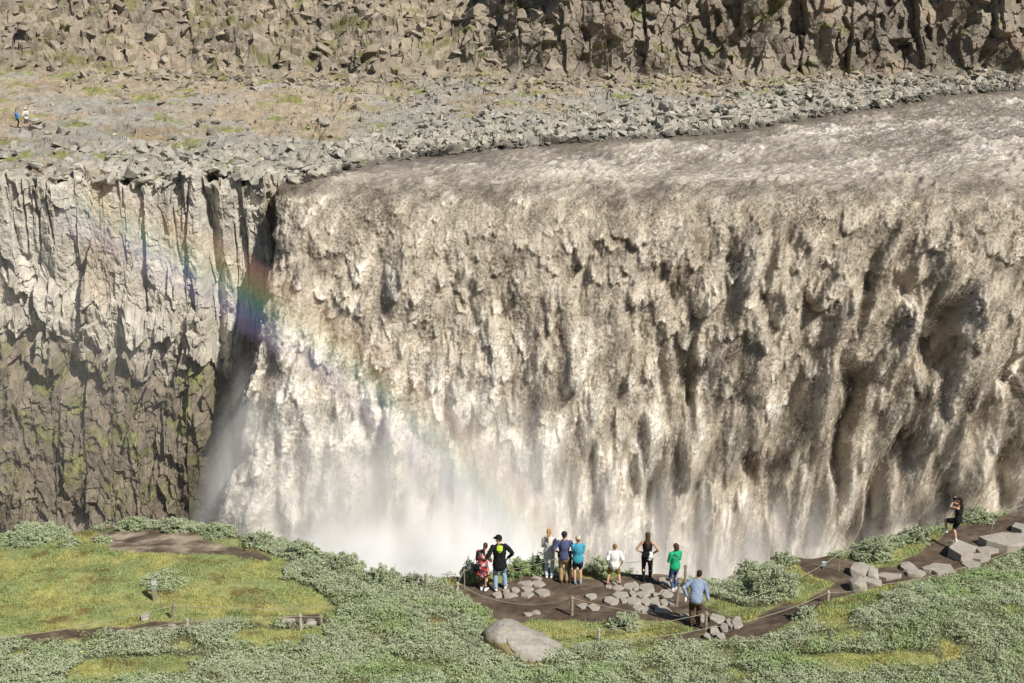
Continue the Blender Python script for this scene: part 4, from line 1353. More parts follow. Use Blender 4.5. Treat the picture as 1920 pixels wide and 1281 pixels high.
def two_bone(a, c, l1, l2, pole):
    a = Vector(a); c = Vector(c); pole = Vector(pole)
    d = c - a
    L = min(d.length, (l1 + l2) * 0.995)
    d.normalize(); c = a + d * L
    x = (l1 * l1 - l2 * l2 + L * L) / (2 * L)
    h = math.sqrt(max(l1 * l1 - x * x, 0))
    p = (pole - d * pole.dot(d)).normalized()
    return a + d * x + p * h, c


SKIN = mat_plain('skin', (0.56, 0.34, 0.24), rough=0.6, var=0.06, bump=0)
SKIN_TAN = mat_plain('tanned_skin', (0.42, 0.23, 0.15), rough=0.6, var=0.06, bump=0)
M_EYE = mat_plain('eye', (0.03, 0.025, 0.02), rough=0.3, bump=0, var=0)
M_LIP = mat_plain('lip', (0.40, 0.16, 0.13), rough=0.5, bump=0, var=0)
_CM = {}


def cloth(c):
    if c not in _CM:
        _CM[c] = mat_plain('cloth', c, rough=0.9, var=0.14, vscale=9, bump=0.2, bscale=30)
    return _CM[c]


def person(label, H, px, py, heading, feet, hands, poles=None, lean=(0, 0), shift=(0, 0), head=(0, 0.01), yaw=0.0, fem=False, top=None, bottom=None, shoes=None, hair=None,
           cap=None, skin=None, base=None, hipz=0.515, footdir=None, knees=None, socks=None, voxel=0.008, curl=0.6):
    """built facing +y; feet, hands in fractions of the height"""
    skin = skin or SKIN
    root = empty('person', base if base is not None else on_ground(px, py), heading)
    tag(root, label, 'person', None)
    h = H
    X = Vector((1, 0, 0))
    pel = Vector((shift[0] * h, shift[1] * h, hipz * h))
    ax = Vector((lean[0], lean[1], 1)).normalized()
    C = pel + ax * 0.295 * h
    side = (X - ax * ax.dot(X)).normalized()
    sw = 0.100 if fem else 0.112
    hw = 1.06 if fem else 1.0
    sh = [C - side * sw * h - ax * 0.012 * h, C + side * sw * h - ax * 0.012 * h]
    hips = [pel + Vector((-0.050 * h, 0, -0.02 * h)), pel + Vector((0.050 * h, 0, -0.02 * h))]
    Hc = C + ax * 0.03 * h + Vector((head[0] * h, head[1] * h, 0.098 * h))
    kn = []; an = []; el = []; wr = []
    fd = footdir or [Vector((-0.25, 1, 0)), Vector((0.25, 1, 0))]
    fd = [Vector(f).normalized() for f in fd]
    for k in (0, 1):
        f = feet[k]
        z = (f[2] if len(f) > 2 else 0.0) * h + 0.045 * h
        kp = (knees[k] if knees else (fd[k].x * 0.3, 1, 0))
        a, b = two_bone(hips[k], (f[0] * h, f[1] * h, z), 0.243 * h, 0.238 * h, kp)
        kn.append(a); an.append(b)
        pl = (poles[k] if poles else ((-0.6 if k == 0 else 0.6), -0.9, -0.4))
        a, b = two_bone(sh[k], Vector(hands[k]) * h, 0.168 * h, 0.150 * h, pl)
        el.append(a); wr.append(b)
    TOR = [(-0.16, 0.066, 0.055), (-0.02, 0.088 * hw, 0.066), (0.12, 0.088 * hw, 0.064), (0.38, 0.068 if fem else 0.078, 0.054), (0.68, 0.083 if fem else 0.093, 0.063), (0.90, 0.088, 0.054), (1.02, 0.055, 0.042)]

    def torso(bm, f0, f1, g, extra=0.0):
        fs = [t[0] for t in TOR]
        q = [f0] + [f for f in fs if f0 + 0.02 < f < f1 - 0.02] + [f1]
        A = np.interp(q, fs, [t[1] for t in TOR]); B = np.interp(q, fs, [t[2] for t in TOR])
        tube(bm, [pel + ax * 0.295 * h * f for f in q], [((a * g + extra) * h, (b * g + extra) * h) for a, b in zip(A, B)], side, 20)

    # ---- body
    bm = bmesh.new()
    torso(bm, -0.16, 1.02, 1.0)
    tube(bm, [C - ax * 0.01 * h, Hc - Vector((0, 0.012 * h, 0.03 * h))], [(0.034 * h, 0.034 * h), (0.029 * h, 0.030 * h)], X)
    Ry = Matrix.Rotation(yaw, 3, 'Z')
    def hp(x, y, z): return Hc + Ry @ Vector((x, y, z)) * h
    ball(bm, hp(0, -0.004, 0.012), (0.043 * h, 0.050 * h, 0.050 * h))
    ball(bm, hp(0, 0.010, -0.022), (0.034 * h, 0.038 * h, 0.042 * h))
    tube(bm, [hp(0, 0.044, 0.010), hp(0, 0.058, -0.012)], [(0.005 * h,) * 2, (0.008 * h,) * 2], X, 8)
    for s in (-1, 1): ball(bm, hp(s * 0.043, -0.002, 0.0), (0.007 * h, 0.011 * h, 0.017 * h))
    for k in (0, 1):
        s = -1 if k == 0 else 1
        ball(bm, sh[k] + side * (-s) * 0.012 * h - ax * 0.004 * h, (0.036 * h, 0.036 * h, 0.034 * h))
        tube(bm, [sh[k], sh[k].lerp(el[k], 0.45), el[k]], [(0.029 * h,) * 2, (0.027 * h,) * 2, (0.021 * h,) * 2], X)
        tube(bm, [el[k], el[k].lerp(wr[k], 0.35), wr[k]], [(0.021 * h,) * 2, (0.022 * h,) * 2, (0.0145 * h,) * 2], X)
        d = (wr[k] - el[k]).normalized()
        pn = Vector((-s, 0.15, 0)); pn = (pn - d * pn.dot(d)).normalized()        # palm faces the body
        w = d.cross(pn).normalized()
        if w.y < 0: w = -w
        tube(bm, [wr[k], wr[k] + d * 0.03 * h, wr[k] + d * 0.052 * h], [(0.013 * h, 0.010 * h), (0.022 * h, 0.009 * h), (0.021 * h, 0.008 * h)], w, 10)
        for i, ln in enumerate((0.040, 0.046, 0.043, 0.034)):
            o = (1.5 - i) * 0.0115
            p0 = wr[k] + d * 0.050 * h + w * o * h
            d1 = (d + pn * 0.35 * curl + w * (1.5 - i) * 0.07).normalized(); d2 = (d + pn * 1.3 * curl + w * (1.5 - i) * 0.07).normalized()
            p1 = p0 + d1 * ln * 0.5 * h; p2 = p1 + d2 * ln * 0.5 * h
            tube(bm, [p0, p1, p2], [(0.0052 * h,) * 2, (0.0048 * h,) * 2, (0.0042 * h,) * 2], w, 8)
        p0 = wr[k] + d * 0.016 * h + w * 0.016 * h
        p1 = p0 + (d * 0.7 + w * 0.8 + pn * 0.25).normalized() * 0.024 * h
        tube(bm, [p0, p1, p1 + (d + w * 0.2 + pn * 0.35).normalized() * 0.020 * h], [(0.0068 * h,) * 2, (0.0056 * h,) * 2, (0.0046 * h,) * 2], w, 8)
        tube(bm, [hips[k] + Vector((0, 0, 0.01 * h)), hips[k].lerp(kn[k], 0.5), kn[k]], [(0.053 * h * hw, 0.055 * h), (0.045 * h,) * 2, (0.032 * h,) * 2], X)
        calf = kn[k].lerp(an[k], 0.3) - Vector((0, 0.006 * h, 0))
        tube(bm, [kn[k], calf, an[k]], [(0.031 * h,) * 2, (0.032 * h, 0.034 * h), (0.019 * h,) * 2], X)
        q = an[k] - Vector((0, 0, 0.028 * h))
        tube(bm, [an[k], q - fd[k] * 0.012 * h], [(0.019 * h,) * 2, (0.019 * h, 0.017 * h)], X, 10)
        tube(bm, [q - fd[k] * 0.02 * h, q + fd[k] * 0.05 * h, q + fd[k] * 0.088 * h - Vector((0, 0, 0.004 * h))], [(0.019 * h, 0.017 * h), (0.025 * h, 0.015 * h), (0.020 * h, 0.011 * h)], Vector((fd[k].y, -fd[k].x, 0)), 10)
    fuse(bm, 'body', skin, root, voxel)
    for s in (-1, 1):
        b2 = bmesh.new(); ball(b2, hp(s * 0.017, 0.043, 0.006), (0.006 * h, 0.004 * h, 0.004 * h))
        me = bpy.data.meshes.new('eye'); b2.to_mesh(me); b2.free(); link('eye', me, M_EYE, root)
    b2 = bmesh.new(); ball(b2, hp(0, 0.047, -0.030), (0.013 * h, 0.003 * h, 0.004 * h))
    me = bpy.data.meshes.new('mouth'); b2.to_mesh(me); b2.free(); link('mouth', me, M_LIP, root)
    # ---- clothes
    def arm_tube(bm, k, frac, g, flare=1.0):
        L1 = (el[k] - sh[k]).length; L2 = (wr[k] - el[k]).length
        t = frac * (L1 + L2)
        if t <= L1:
            e = sh[k].lerp(el[k], t / L1)
            tube(bm, [sh[k], e], [(0.034 * h * g,) * 2, (0.031 * h * g * flare,) * 2], X)
        else:
            e = el[k].lerp(wr[k], min((t - L1) / L2, 1))
            tube(bm, [sh[k], sh[k].lerp(el[k], 0.6), el[k]], [(0.034 * h * g,) * 2, (0.030 * h * g,) * 2, (0.027 * h * g,) * 2], X)
            tube(bm, [el[k], e], [(0.027 * h * g,) * 2, (0.022 * h * g * flare,) * 2], X)
        s = -1 if k == 0 else 1
        ball(bm, sh[k] + side * (-s) * 0.010 * h, (0.039 * h * g, 0.039 * h * g, 0.037 * h * g))
    if top:
        bm = bmesh.new()
        g = top.get('fat', 1.10)
        torso(bm, top.get('len', -0.05), 0.96 if top.get('sleeve', 0) > 0 else 0.86, g, 0.004)
        if top.get('flare'):
            f = top['flare']; ln = top['flare_len']
            tube(bm, [pel + ax * 0.295 * h * 0.25, pel, pel - Vector((0, 0, ln * h))], [(0.084 * h * g, 0.066 * h * g), (0.094 * h * g, 0.076 * h * g), (0.094 * h * g * f, 0.080 * h * g * f)], X, 20)
        if top.get('sleeve', 0) > 0:
            for k in (0, 1): arm_tube(bm, k, top['sleeve'], g * 1.0, top.get('cuff', 1.0))
        else:
            for s in (-1, 1): tube(bm, [C + side * s * 0.06 * h - ax * 0.06 * h - Vector((0, -0.03 * h, 0)), C + side * s * 0.058 * h + ax * 0.004 * h, C + side * s * 0.06 * h - ax * 0.06 * h - Vector((0, 0.03 * h, 0))], [(0.016 * h, 0.012 * h)] * 3, X, 8)
        fuse(bm, top.get('name', 'shirt'), top['mat'], root, 0.011, 3, top.get('folds', 0.012), int(px) % 50)
    if bottom:
        bm = bmesh.new()
        g = bottom.get('fat', 1.14); fr = bottom['len']
        torso(bm, -0.17, bottom.get('waist', 0.16), 1.07, 0.002)
        for k in (0, 1):
            e = hips[k].lerp(kn[k], min(fr / 0.5, 1))
            if fr <= 0.5:
                tube(bm, [hips[k] + Vector((0, 0, 0.01 * h)), e], [(0.056 * h * hw, 0.058 * h), (0.049 * h * g, 0.049 * h * g)], X)
            else:
                tube(bm, [hips[k] + Vector((0, 0, 0.01 * h)), hips[k].lerp(kn[k], 0.5), kn[k]], [(0.056 * h * hw, 0.058 * h), (0.045 * h * g,) * 2, (0.034 * h * g,) * 2], X)
                e = kn[k].lerp(an[k], (fr - 0.5) / 0.5)
                wl = bottom.get('hem', 0.026)
                tube(bm, [kn[k], kn[k].lerp(e, 0.45) - Vector((0, 0.004 * h, 0)), e], [(0.034 * h * g,) * 2, (0.033 * h * g,) * 2, (wl * h * g,) * 2], X)
        fuse(bm, bottom.get('name', 'trousers'), bottom['mat'], root, 0.011, 3, bottom.get('folds', 0.010), int(py) % 50)
    for k in (0, 1):
        if socks:
            bm = bmesh.new(); tube(bm, [an[k] + (kn[k] - an[k]) * 0.18, an[k] - Vector((0, 0, 0.02 * h))], [(0.024 * h,) * 2, (0.023 * h,) * 2], X, 12)
            me = bpy.data.meshes.new('sock'); bm.to_mesh(me); bm.free(); me.shade_smooth(); link('sock', me, socks, root)
        if shoes:
            bm = bmesh.new(); q = an[k] - Vector((0, 0, 0.026 * h)); sd = Vector((fd[k].y, -fd[k].x, 0))
            tube(bm, [an[k] + Vector((0, 0, 0.004 * h)), q - fd[k] * 0.008 * h], [(0.025 * h,) * 2, (0.026 * h, 0.023 * h)], X, 12)
            tube(bm, [q - fd[k] * 0.026 * h, q + fd[k] * 0.05 * h, q + fd[k] * 0.098 * h - Vector((0, 0, 0.004 * h))], [(0.024 * h, 0.021 * h), (0.030 * h, 0.020 * h), (0.024 * h, 0.015 * h)], sd, 12)
            fuse(bm, 'shoe', shoes, root, 0.008, 2)
    # ---- hair and cap
    if hair:
        bm = bmesh.new(); st = hair['style']
        ball(bm, hp(0, -0.012, 0.020), (0.0485 * h, 0.0500 * h, 0.0500 * h))
        ball(bm, hp(0, -0.020, -0.010), (0.0455 * h, 0.040 * h, 0.040 * h))
        if st == 'long':
            b0 = hp(0, -0.030, 0.0)
            tube(bm, [b0, hp(0, -0.044, -0.055), Hc + Vector((0, -0.075 * h, -0.13 * h)), Hc + Vector((0, -0.072 * h, -0.22 * h))], [(0.046 * h, 0.032 * h), (0.048 * h, 0.026 * h), (0.050 * h, 0.020 * h), (0.026 * h, 0.012 * h)], X, 14)
        elif st == 'pony':
            tube(bm, [hp(0, -0.058, 0.006), hp(0.0, -0.082, -0.03), Hc + Vector((-0.012 * h, -0.084 * h, -0.11 * h)), Hc + Vector((-0.008 * h, -0.078 * h, -0.19 * h))], [(0.014 * h,) * 2, (0.020 * h, 0.018 * h), (0.020 * h, 0.016 * h), (0.007 * h,) * 2], X, 12)
        elif st == 'bob':
            tube(bm, [hp(0, -0.026, 0.02), hp(0, -0.030, -0.06)], [(0.050 * h, 0.042 * h), (0.054 * h, 0.036 * h)], X, 14)
        fuse(bm, 'hair', hair['mat'], root, 0.009, 2, 0.008, 3)
    if cap:
        bm = bmesh.new()
        N = 18
        rows = []
        for i in range(6):
            a = i / 5 * math.pi / 2 * 0.96
            rows.append([bm.verts.new(hp(0.0555 * math.cos(a) * math.cos(j * 6.2832 / N), -0.006 + 0.0615 * math.cos(a) * math.sin(j * 6.2832 / N), 0.014 + 0.062 * math.sin(a))) for j in range(N)])
        for a, b in zip(rows, rows[1:]):
            for j in range(N): bm.faces.new((a[j], a[(j + 1) % N], b[(j + 1) % N], b[j]))
        bm.faces.new(rows[-1]); bm.faces.new(rows[0][::-1])
        me = bpy.data.meshes.new('cap'); bm.to_mesh(me); bm.free(); me.shade_smooth()
        co = link('cap', me, cap, root)
        bm = bmesh.new()
        vt = []
        for zz in (0.014, 0.019):
            vt.append([bm.verts.new(hp(0.044 * math.cos(t), 0.036 + 0.060 * math.sin(t) * 0.95, zz - 0.012 * math.sin(t))) for t in np.linspace(0, math.pi, 10)])
        bm.faces.new(vt[0][::-1]); bm.faces.new(vt[1])
        for j in range(9): bm.faces.new((vt[0][j], vt[0][j + 1], vt[1][j + 1], vt[1][j]))
        bm.faces.new((vt[0][9], vt[0][0], vt[1][0], vt[1][9]))
        me = bpy.data.meshes.new('visor'); bm.to_mesh(me); bm.free()
        link('visor', me, cap, co)
    return dict(root=root, pel=pel, C=C, Hc=Hc, sh=sh, el=el, wr=wr, h=h, ax=ax, side=side, hp=hp, kn=kn, an=an)


def wpt(p, v):
    bpy.context.view_layer.update()
    return p['root'].matrix_world @ v


def bag(p, c, size, mat, label, name='bag', cat='bag', strap=None):
    """a bag worn or held: top-level, with its strap"""
    w = wpt(p, c)
    root = empty(name, w, p['root'].rotation_euler.z)
    tag(root, label, cat)
    bm = bmesh.new()
    bmesh.ops.create_cube(bm, size=1, matrix=Matrix.Diagonal((size[0], size[1], size[2], 1)))
    bmesh.ops.bevel(bm, geom=list(bm.edges), offset=min(size) * 0.3, segments=3, affect='EDGES')
    me = bpy.data.meshes.new('pouch'); bm.to_mesh(me); bm.free(); me.shade_smooth()
    link('pouch', me, mat, root)
    bm = bmesh.new()
    bmesh.ops.create_cube(bm, size=1, matrix=Matrix.Translation((0, -size[1] * 0.42, size[2] * 0.15)) @ Matrix.Diagonal((size[0] * 0.86, size[1] * 0.3, size[2] * 0.5, 1)))
    bmesh.ops.bevel(bm, geom=list(bm.edges), offset=min(size) * 0.08, segments=2, affect='EDGES')
    me = bpy.data.meshes.new('flap'); bm.to_mesh(me); bm.free()
    link('flap', me, mat, root)
    if strap:
        bm = bmesh.new()
        pts = [Vector(q) - c for q in strap]
        tube(bm, pts, [(0.018, 0.006)] * len(pts), (0, 0, 1), 8)
        me = bpy.data.meshes.new('strap'); bm.to_mesh(me); bm.free()
        link('strap', me, mat, root)
    return root


def scarf_mat():
    m, t, b = new_mat('patterned_cloth')
    N = t.nodes; L = t.links
    tc = N.new('ShaderNodeTexCoord'); v = N.new('ShaderNodeTexVoronoi'); v.inputs['Scale'].default_value = 13
    L.new(tc.outputs['Object'], v.inputs['Vector'])
    sp = N.new('ShaderNodeSeparateColor'); L.new(v.outputs['Color'], sp.inputs[0])
    cr = N.new('ShaderNodeValToRGB'); cr.color_ramp.interpolation = 'CONSTANT'
    E_ = cr.color_ramp.elements
    E_[0].position = 0; E_[0].color = (0.03, 0.02, 0.025, 1)
    for pos, c in ((0.30, (0.50, 0.04, 0.05)), (0.52, (0.62, 0.50, 0.46)), (0.66, (0.60, 0.14, 0.12)), (0.84, (0.05, 0.22, 0.10)), (0.90, (0.10, 0.06, 0.10))):
        e = E_.new(pos); e.color = (*c, 1)
    e = E_[1]
    L.new(sp.outputs[0], cr.inputs[0]); L.new(cr.outputs[0], b.inputs['Base Color'])
    b.inputs['Roughness'].default_value = 0.9
    return m


BROWN_H = mat_plain('brown_hair', (0.075, 0.042, 0.026), rough=0.6, var=0.35, vscale=30, bump=0.5, bscale=60)
DARK_H = mat_plain('dark_hair', (0.028, 0.018, 0.014), rough=0.55, var=0.35, vscale=30, bump=0.5, bscale=60)
BLOND_H = mat_plain('blond_hair', (0.42, 0.25, 0.105), rough=0.6, var=0.3, vscale=30, bump=0.5, bscale=60)
SANDY_H = mat_plain('sandy_hair', (0.24, 0.13, 0.06), rough=0.6, var=0.35, vscale=30, bump=0.5, bscale=60)
BLACK = cloth((0.012, 0.012, 0.014)); WHITE = cloth((0.78, 0.77, 0.75)); JEANS = cloth((0.26, 0.36, 0.50)); NAVY = cloth((0.022, 0.026, 0.05))


def people():
    SC = scarf_mat()
    # the couple
    p = person('woman in a patterned red and black wrap leaning on a man', 1.66, 905, 1107, math.radians(-12), [(-0.03, 0.01), (0.06, -0.01)],
               [(-0.05, 0.16, 0.60), (0.10, 0.15, 0.58)], lean=(0.05, 0.03), head=(0.045, 0.02), yaw=-0.3, fem=True, top=dict(mat=SC, sleeve=0.75, len=-0.25, fat=1.2, flare=1.18, flare_len=0.14, name='wrap', folds=0.02),
               bottom=dict(mat=BLACK, len=0.98, fat=0.98, hem=0.023, name='leggings'), shoes=WHITE, hair=dict(style='pony', mat=BROWN_H))
    bag(p, Vector((-0.17, -0.10, 0.83)), (0.20, 0.10, 0.26), BLACK, 'black bag hanging at the back of the woman in the patterned wrap', strap=[(-0.17, -0.10, 0.95), (-0.14, -0.13, 1.2), (-0.10, -0.03, 1.40)])
    p2 = person('man in a black cap and black jacket with a lime hood', 1.90, 937, 1106, math.radians(6), [(-0.07, -0.02), (0.10, 0.05)],
                [(-0.225, 0.05, 0.615), (0.15, 0.06, 0.555)], poles=[(-0.4, -1, -0.6), (1, -0.5, 0.1)], lean=(-0.02, 0.0), yaw=1.15, head=(-0.015, 0.012),
                top=dict(mat=BLACK, sleeve=0.96, len=-0.30, fat=1.22, flare=1.08, flare_len=0.06, name='jacket', folds=0.03), bottom=dict(mat=JEANS, len=0.97, fat=1.22, hem=0.031, name='jeans', folds=0.02), shoes=WHITE,
                hair=dict(style='short', mat=BROWN_H), cap=BLACK)
    bm = bmesh.new(); C = p2['C']; h = p2['h']
    tube(bm, [C + Vector((0, -0.095, 0.03)), C + Vector((0, -0.150, -0.08)), C + Vector((0, -0.135, -0.17))], [(0.10, 0.035), (0.10, 0.035), (0.035, 0.02)], (1, 0, 0), 14)
    fuse(bm, 'hood', cloth((0.45, 0.62, 0.06)), p2['root'], 0.011, 2, 0.01)
    bm = bmesh.new()
    tube(bm, [C + Vector((-0.085, -0.03, 0.035)), C + Vector((0, -0.075, 0.05)), C + Vector((0.085, -0.03, 0.035))], [(0.02, 0.018)] * 3, (0, 0, 1), 10)
    fuse(bm, 'collar', cloth((0.45, 0.03, 0.03)), p2['root'], 0.009, 1)
    # the three in the middle
    p = person('woman with a long blond ponytail in a white top and pale jeans', 1.72, 1029, 1083, math.radians(-8), [(-0.045, 0.0), (0.055, 0.0)], [(-0.05, 0.15, 0.66), (0.06, 0.15, 0.66)], fem=True, yaw=-0.25,
               poles=[(-0.35, -0.3, -1), (0.35, -0.3, -1)], top=dict(mat=cloth((0.70, 0.68, 0.67)), sleeve=0.9, len=0.05, fat=1.12), bottom=dict(mat=cloth((0.50, 0.58, 0.66)), len=0.98, fat=1.14, hem=0.030, name='jeans', waist=0.22), shoes=WHITE, hair=dict(style='pony', mat=BLOND_H))
    p = person('man in a navy cap, navy polo shirt and khaki trousers', 1.78, 1057, 1092, 0.0, [(-0.045, 0.0), (0.05, 0.0)], [(-0.135, 0.08, 0.575), (0.170, 0.12, 0.60)],
               poles=[(-0.8, -0.9, 0), (0.5, -0.8, -0.4)], top=dict(mat=cloth((0.085, 0.10, 0.20)), sleeve=0.45, len=-0.02, fat=1.13, cuff=1.15, name='polo_shirt'),
               bottom=dict(mat=cloth((0.34, 0.25, 0.14)), len=0.97, fat=1.2, hem=0.031), shoes=cloth((0.09, 0.055, 0.03)), hair=dict(style='short', mat=BROWN_H), cap=NAVY)
    bag(p, Vector((-0.16, -0.02, 0.98)), (0.10, 0.14, 0.18), BLACK, 'black camera bag on the left hip of the man in the navy polo', name='camera_bag', strap=[(-0.16, -0.02, 1.07), (-0.12, -0.13, 1.25), (-0.09, -0.07, 1.475)])
    p = person('woman in a turquoise T-shirt and navy shorts with folded arms and a pale cap', 1.66, 1083, 1094, math.radians(4), [(-0.05, 0.0), (0.055, 0.0)], [(0.03, 0.115, 0.66), (-0.03, 0.125, 0.67)], fem=True,
               poles=[(-0.35, -0.2, -1), (0.35, -0.2, -1)], top=dict(mat=cloth((0.06, 0.33, 0.46)), sleeve=0.5, len=-0.05, fat=1.2, cuff=1.1, name='t_shirt'), bottom=dict(mat=NAVY, len=0.34, fat=1.12, name='shorts'),
               shoes=cloth((0.22, 0.26, 0.32)), hair=dict(style='short', mat=SANDY_H), cap=cloth((0.55, 0.50, 0.40)))
    # the boy and the two women
    p = person('boy in a white T-shirt and olive shorts standing with his legs apart', 1.50, 1151, 1098, 0.0, [(-0.14, 0.0), (0.13, -0.01)], [(-0.135, 0.05, 0.49), (0.16, 0.05, 0.50)], hipz=0.49,
               top=dict(mat=cloth((0.82, 0.81, 0.80)), sleeve=0.45, len=-0.10, fat=1.30, cuff=1.25, name='t_shirt', folds=0.02), bottom=dict(mat=cloth((0.22, 0.20, 0.055)), len=0.42, fat=1.25, name='shorts'),
               shoes=cloth((0.12, 0.09, 0.07)), hair=dict(style='short', mat=SANDY_H))
    p = person('woman with long brown hair in a black top and black leggings, hands on her hips', 1.74, 1212, 1091, math.radians(-4), [(-0.055, 0.0), (0.065, 0.0)], [(-0.10, 0.04, 0.575), (0.115, 0.05, 0.56)], fem=True,
               poles=[(-1, -0.5, 0.1), (1, -0.5, 0.0)], top=dict(mat=BLACK, sleeve=0, len=-0.02, fat=1.08, name='tank_top'), bottom=dict(mat=BLACK, len=0.98, fat=1.06, hem=0.024, name='leggings'), shoes=BLACK,
               hair=dict(style='long', mat=BROWN_H), skin=SKIN)
    bag(p, Vector((-0.04, -0.14, 1.00)), (0.24, 0.08, 0.24), BLACK, 'black waist bag on the back of the woman in black leggings', name='waist_bag')
    bm = bmesh.new()
    tube(bm, [(0.10, -0.10, 1.10), (0.11, -0.16, 0.98), (0.05, -0.15, 0.86)], [(0.07, 0.02), (0.085, 0.025), (0.08, 0.015)], (1, 0, 0), 12)
    o = fuse(bm, 'white_jacket', WHITE, None, 0.012, 2, 0.02)
    o.location = p['root'].location; o.rotation_euler = p['root'].rotation_euler
    tag(o, 'white jacket tied over the waist bag of the woman in black leggings', 'jacket')
    p = person('woman in a bright green jumper and blue jeans with bobbed brown hair', 1.64, 1264, 1107, math.radians(22), [(-0.04, -0.01), (0.06, 0.03)], [(-0.06, 0.15, 0.62), (0.03, 0.16, 0.66)], fem=True, yaw=0.35,
               poles=[(-0.4, -0.3, -1), (0.4, -0.3, -1)], top=dict(mat=cloth((0.02, 0.38, 0.19)), sleeve=0.85, len=-0.03, fat=1.18, name='jumper', folds=0.015), bottom=dict(mat=cloth((0.06, 0.11, 0.22)), len=0.97, fat=1.06, hem=0.025, name='jeans'),
               shoes=WHITE, hair=dict(style='bob', mat=BROWN_H))
    C = p['C']
    bm = bmesh.new()
    tube(bm, [C + Vector((-0.10, -0.105, 0.0)), C + Vector((0.02, -0.125, -0.10)), C + Vector((0.15, -0.06, -0.25))], [(0.016, 0.008)] * 3, (0, 0, 1), 8)
    o = fuse(bm, 'bag_strap', cloth((0.10, 0.05, 0.03)), None, 0.006, 1)
    o.location = p['root'].location; o.rotation_euler = p['root'].rotation_euler
    tag(o, 'brown strap slung across the back of the woman in green', 'strap')
    # the man leaning on the post
    p = person('man in a blue grey shirt and brown trousers stooping with one hand on a post', 1.80, 1303, 1174, math.radians(-6), [(-0.06, 0.02), (0.05, 0.0)], [(-0.15, 0.06, 0.52), (0.225, 0.02, 0.37)], lean=(0.06, 0.62), head=(0.03, 0.02), hipz=0.50,
               poles=[(-1, -0.4, 0.3), (1, -0.6, 0.1)], yaw=-0.3, top=dict(mat=cloth((0.24, 0.30, 0.42)), sleeve=0.93, len=-0.05, fat=1.24, name='shirt', folds=0.025), bottom=dict(mat=cloth((0.085, 0.050, 0.028)), len=0.97, fat=1.25, hem=0.034, folds=0.02),
               shoes=cloth((0.06, 0.04, 0.03)), hair=dict(style='short', mat=DARK_H), skin=SKIN)
    w = wpt(p, p['wr'][0] + Vector((-0.04, 0, -0.14)))
    bm = bmesh.new(); ball(bm, Vector((0, 0, 0)), (0.05, 0.09, 0.10)); tube(bm, [(0, 0.0, -0.06), (0, 0.02, -0.14)], [(0.012, 0.07), (0.006, 0.05)], (1, 0, 0), 10)
    o = fuse(bm, 'sun_hat', WHITE, None, 0.008, 1)
    o.location = w
    tag(o, 'white sun hat held low by the man in the blue grey shirt', 'hat')
    # the woman on the right
    g = on_ground(1791, 1030); g.z += 0.24
    p = person('woman in black top and shorts standing on one leg, camera at her face', 1.66, 1790, 1022, math.radians(52), [(-0.03, 0.22, 0.17), (0.01, 0.0)], [(0.0, 0.13, 0.90), (0.05, 0.125, 0.91)], fem=True, base=g,
               poles=[(-0.6, 0.3, -1), (0.6, 0.3, -1)], yaw=0.1, footdir=[(0, 1, -0.3), (0.1, 1, 0)], knees=[(0, 1, 0.3), (0, 1, 0)], top=dict(mat=BLACK, sleeve=0, len=-0.05, fat=1.15, name='tank_top'), bottom=dict(mat=BLACK, len=0.36, fat=1.12, name='shorts'),
               shoes=WHITE, socks=WHITE, hair=dict(style='long', mat=DARK_H))
    w = wpt(p, p['hp'](0.0, 0.085, 0.01))
    root = empty('camera', w, p['root'].rotation_euler.z)
    root.name = 'photo_camera'
    tag(root, 'small black camera held to the face of the woman in black shorts', 'camera')
    bm = bmesh.new(); bmesh.ops.create_cube(bm, size=1, matrix=Matrix.Diagonal((0.13, 0.05, 0.085, 1))); bmesh.ops.bevel(bm, geom=list(bm.edges), offset=0.01, segments=2, affect='EDGES')
    me = bpy.data.meshes.new('camera_body'); bm.to_mesh(me); bm.free(); link('camera_body', me, BLACK, root)
    bm = bmesh.new(); bmesh.ops.create_cone(bm, cap_ends=True, segments=16, radius1=0.036, radius2=0.034, depth=0.07, matrix=Matrix.Translation((0, 0.055, 0)) @ Matrix.Rotation(math.pi / 2, 4, 'X'))
    me = bpy.data.meshes.new('lens'); bm.to_mesh(me); bm.free(); link('lens', me, BLACK, root)
    # the two walkers on the far plateau
    def far(px, py):
        d = ray(px, py)
        for t in np.linspace(100, 160, 1200):
            q = CAM + t * d
            if q[2] < pla_z(q[0], q[1]): return Vector(q.tolist())
        return Vector(at(px, py, 0).tolist())
    person('child in a bright blue jacket on the far plateau', 1.58, 33, 238, math.radians(-75), [(-0.04, 0.0), (0.05, 0.02)], [(-0.03, 0.16, 0.60), (0.05, 0.16, 0.60)], base=far(33, 238), voxel=0.012,
           top=dict(mat=cloth((0.03, 0.24, 0.62)), sleeve=0.95, len=-0.15, fat=1.25, name='jacket'), bottom=dict(mat=BLACK, len=0.97, fat=1.1), shoes=BLACK, hair=dict(style='short', mat=DARK_H))
    p = person('man in a white shirt and grey shorts with a pack on the far plateau', 1.86, 51, 241, math.radians(40), [(-0.05, 0.0), (0.07, 0.02)], [(-0.12, 0.14, 0.58), (0.08, 0.16, 0.58)], base=far(51, 241), voxel=0.012,
               top=dict(mat=cloth((0.72, 0.68, 0.66)), sleeve=0.5, len=-0.05, fat=1.15), bottom=dict(mat=cloth((0.16, 0.14, 0.13)), len=0.48, fat=1.3, name='shorts'), shoes=cloth((0.2, 0.17, 0.14)), socks=cloth((0.1, 0.09, 0.09)), cap=WHITE, hair=dict(style='short', mat=BROWN_H))
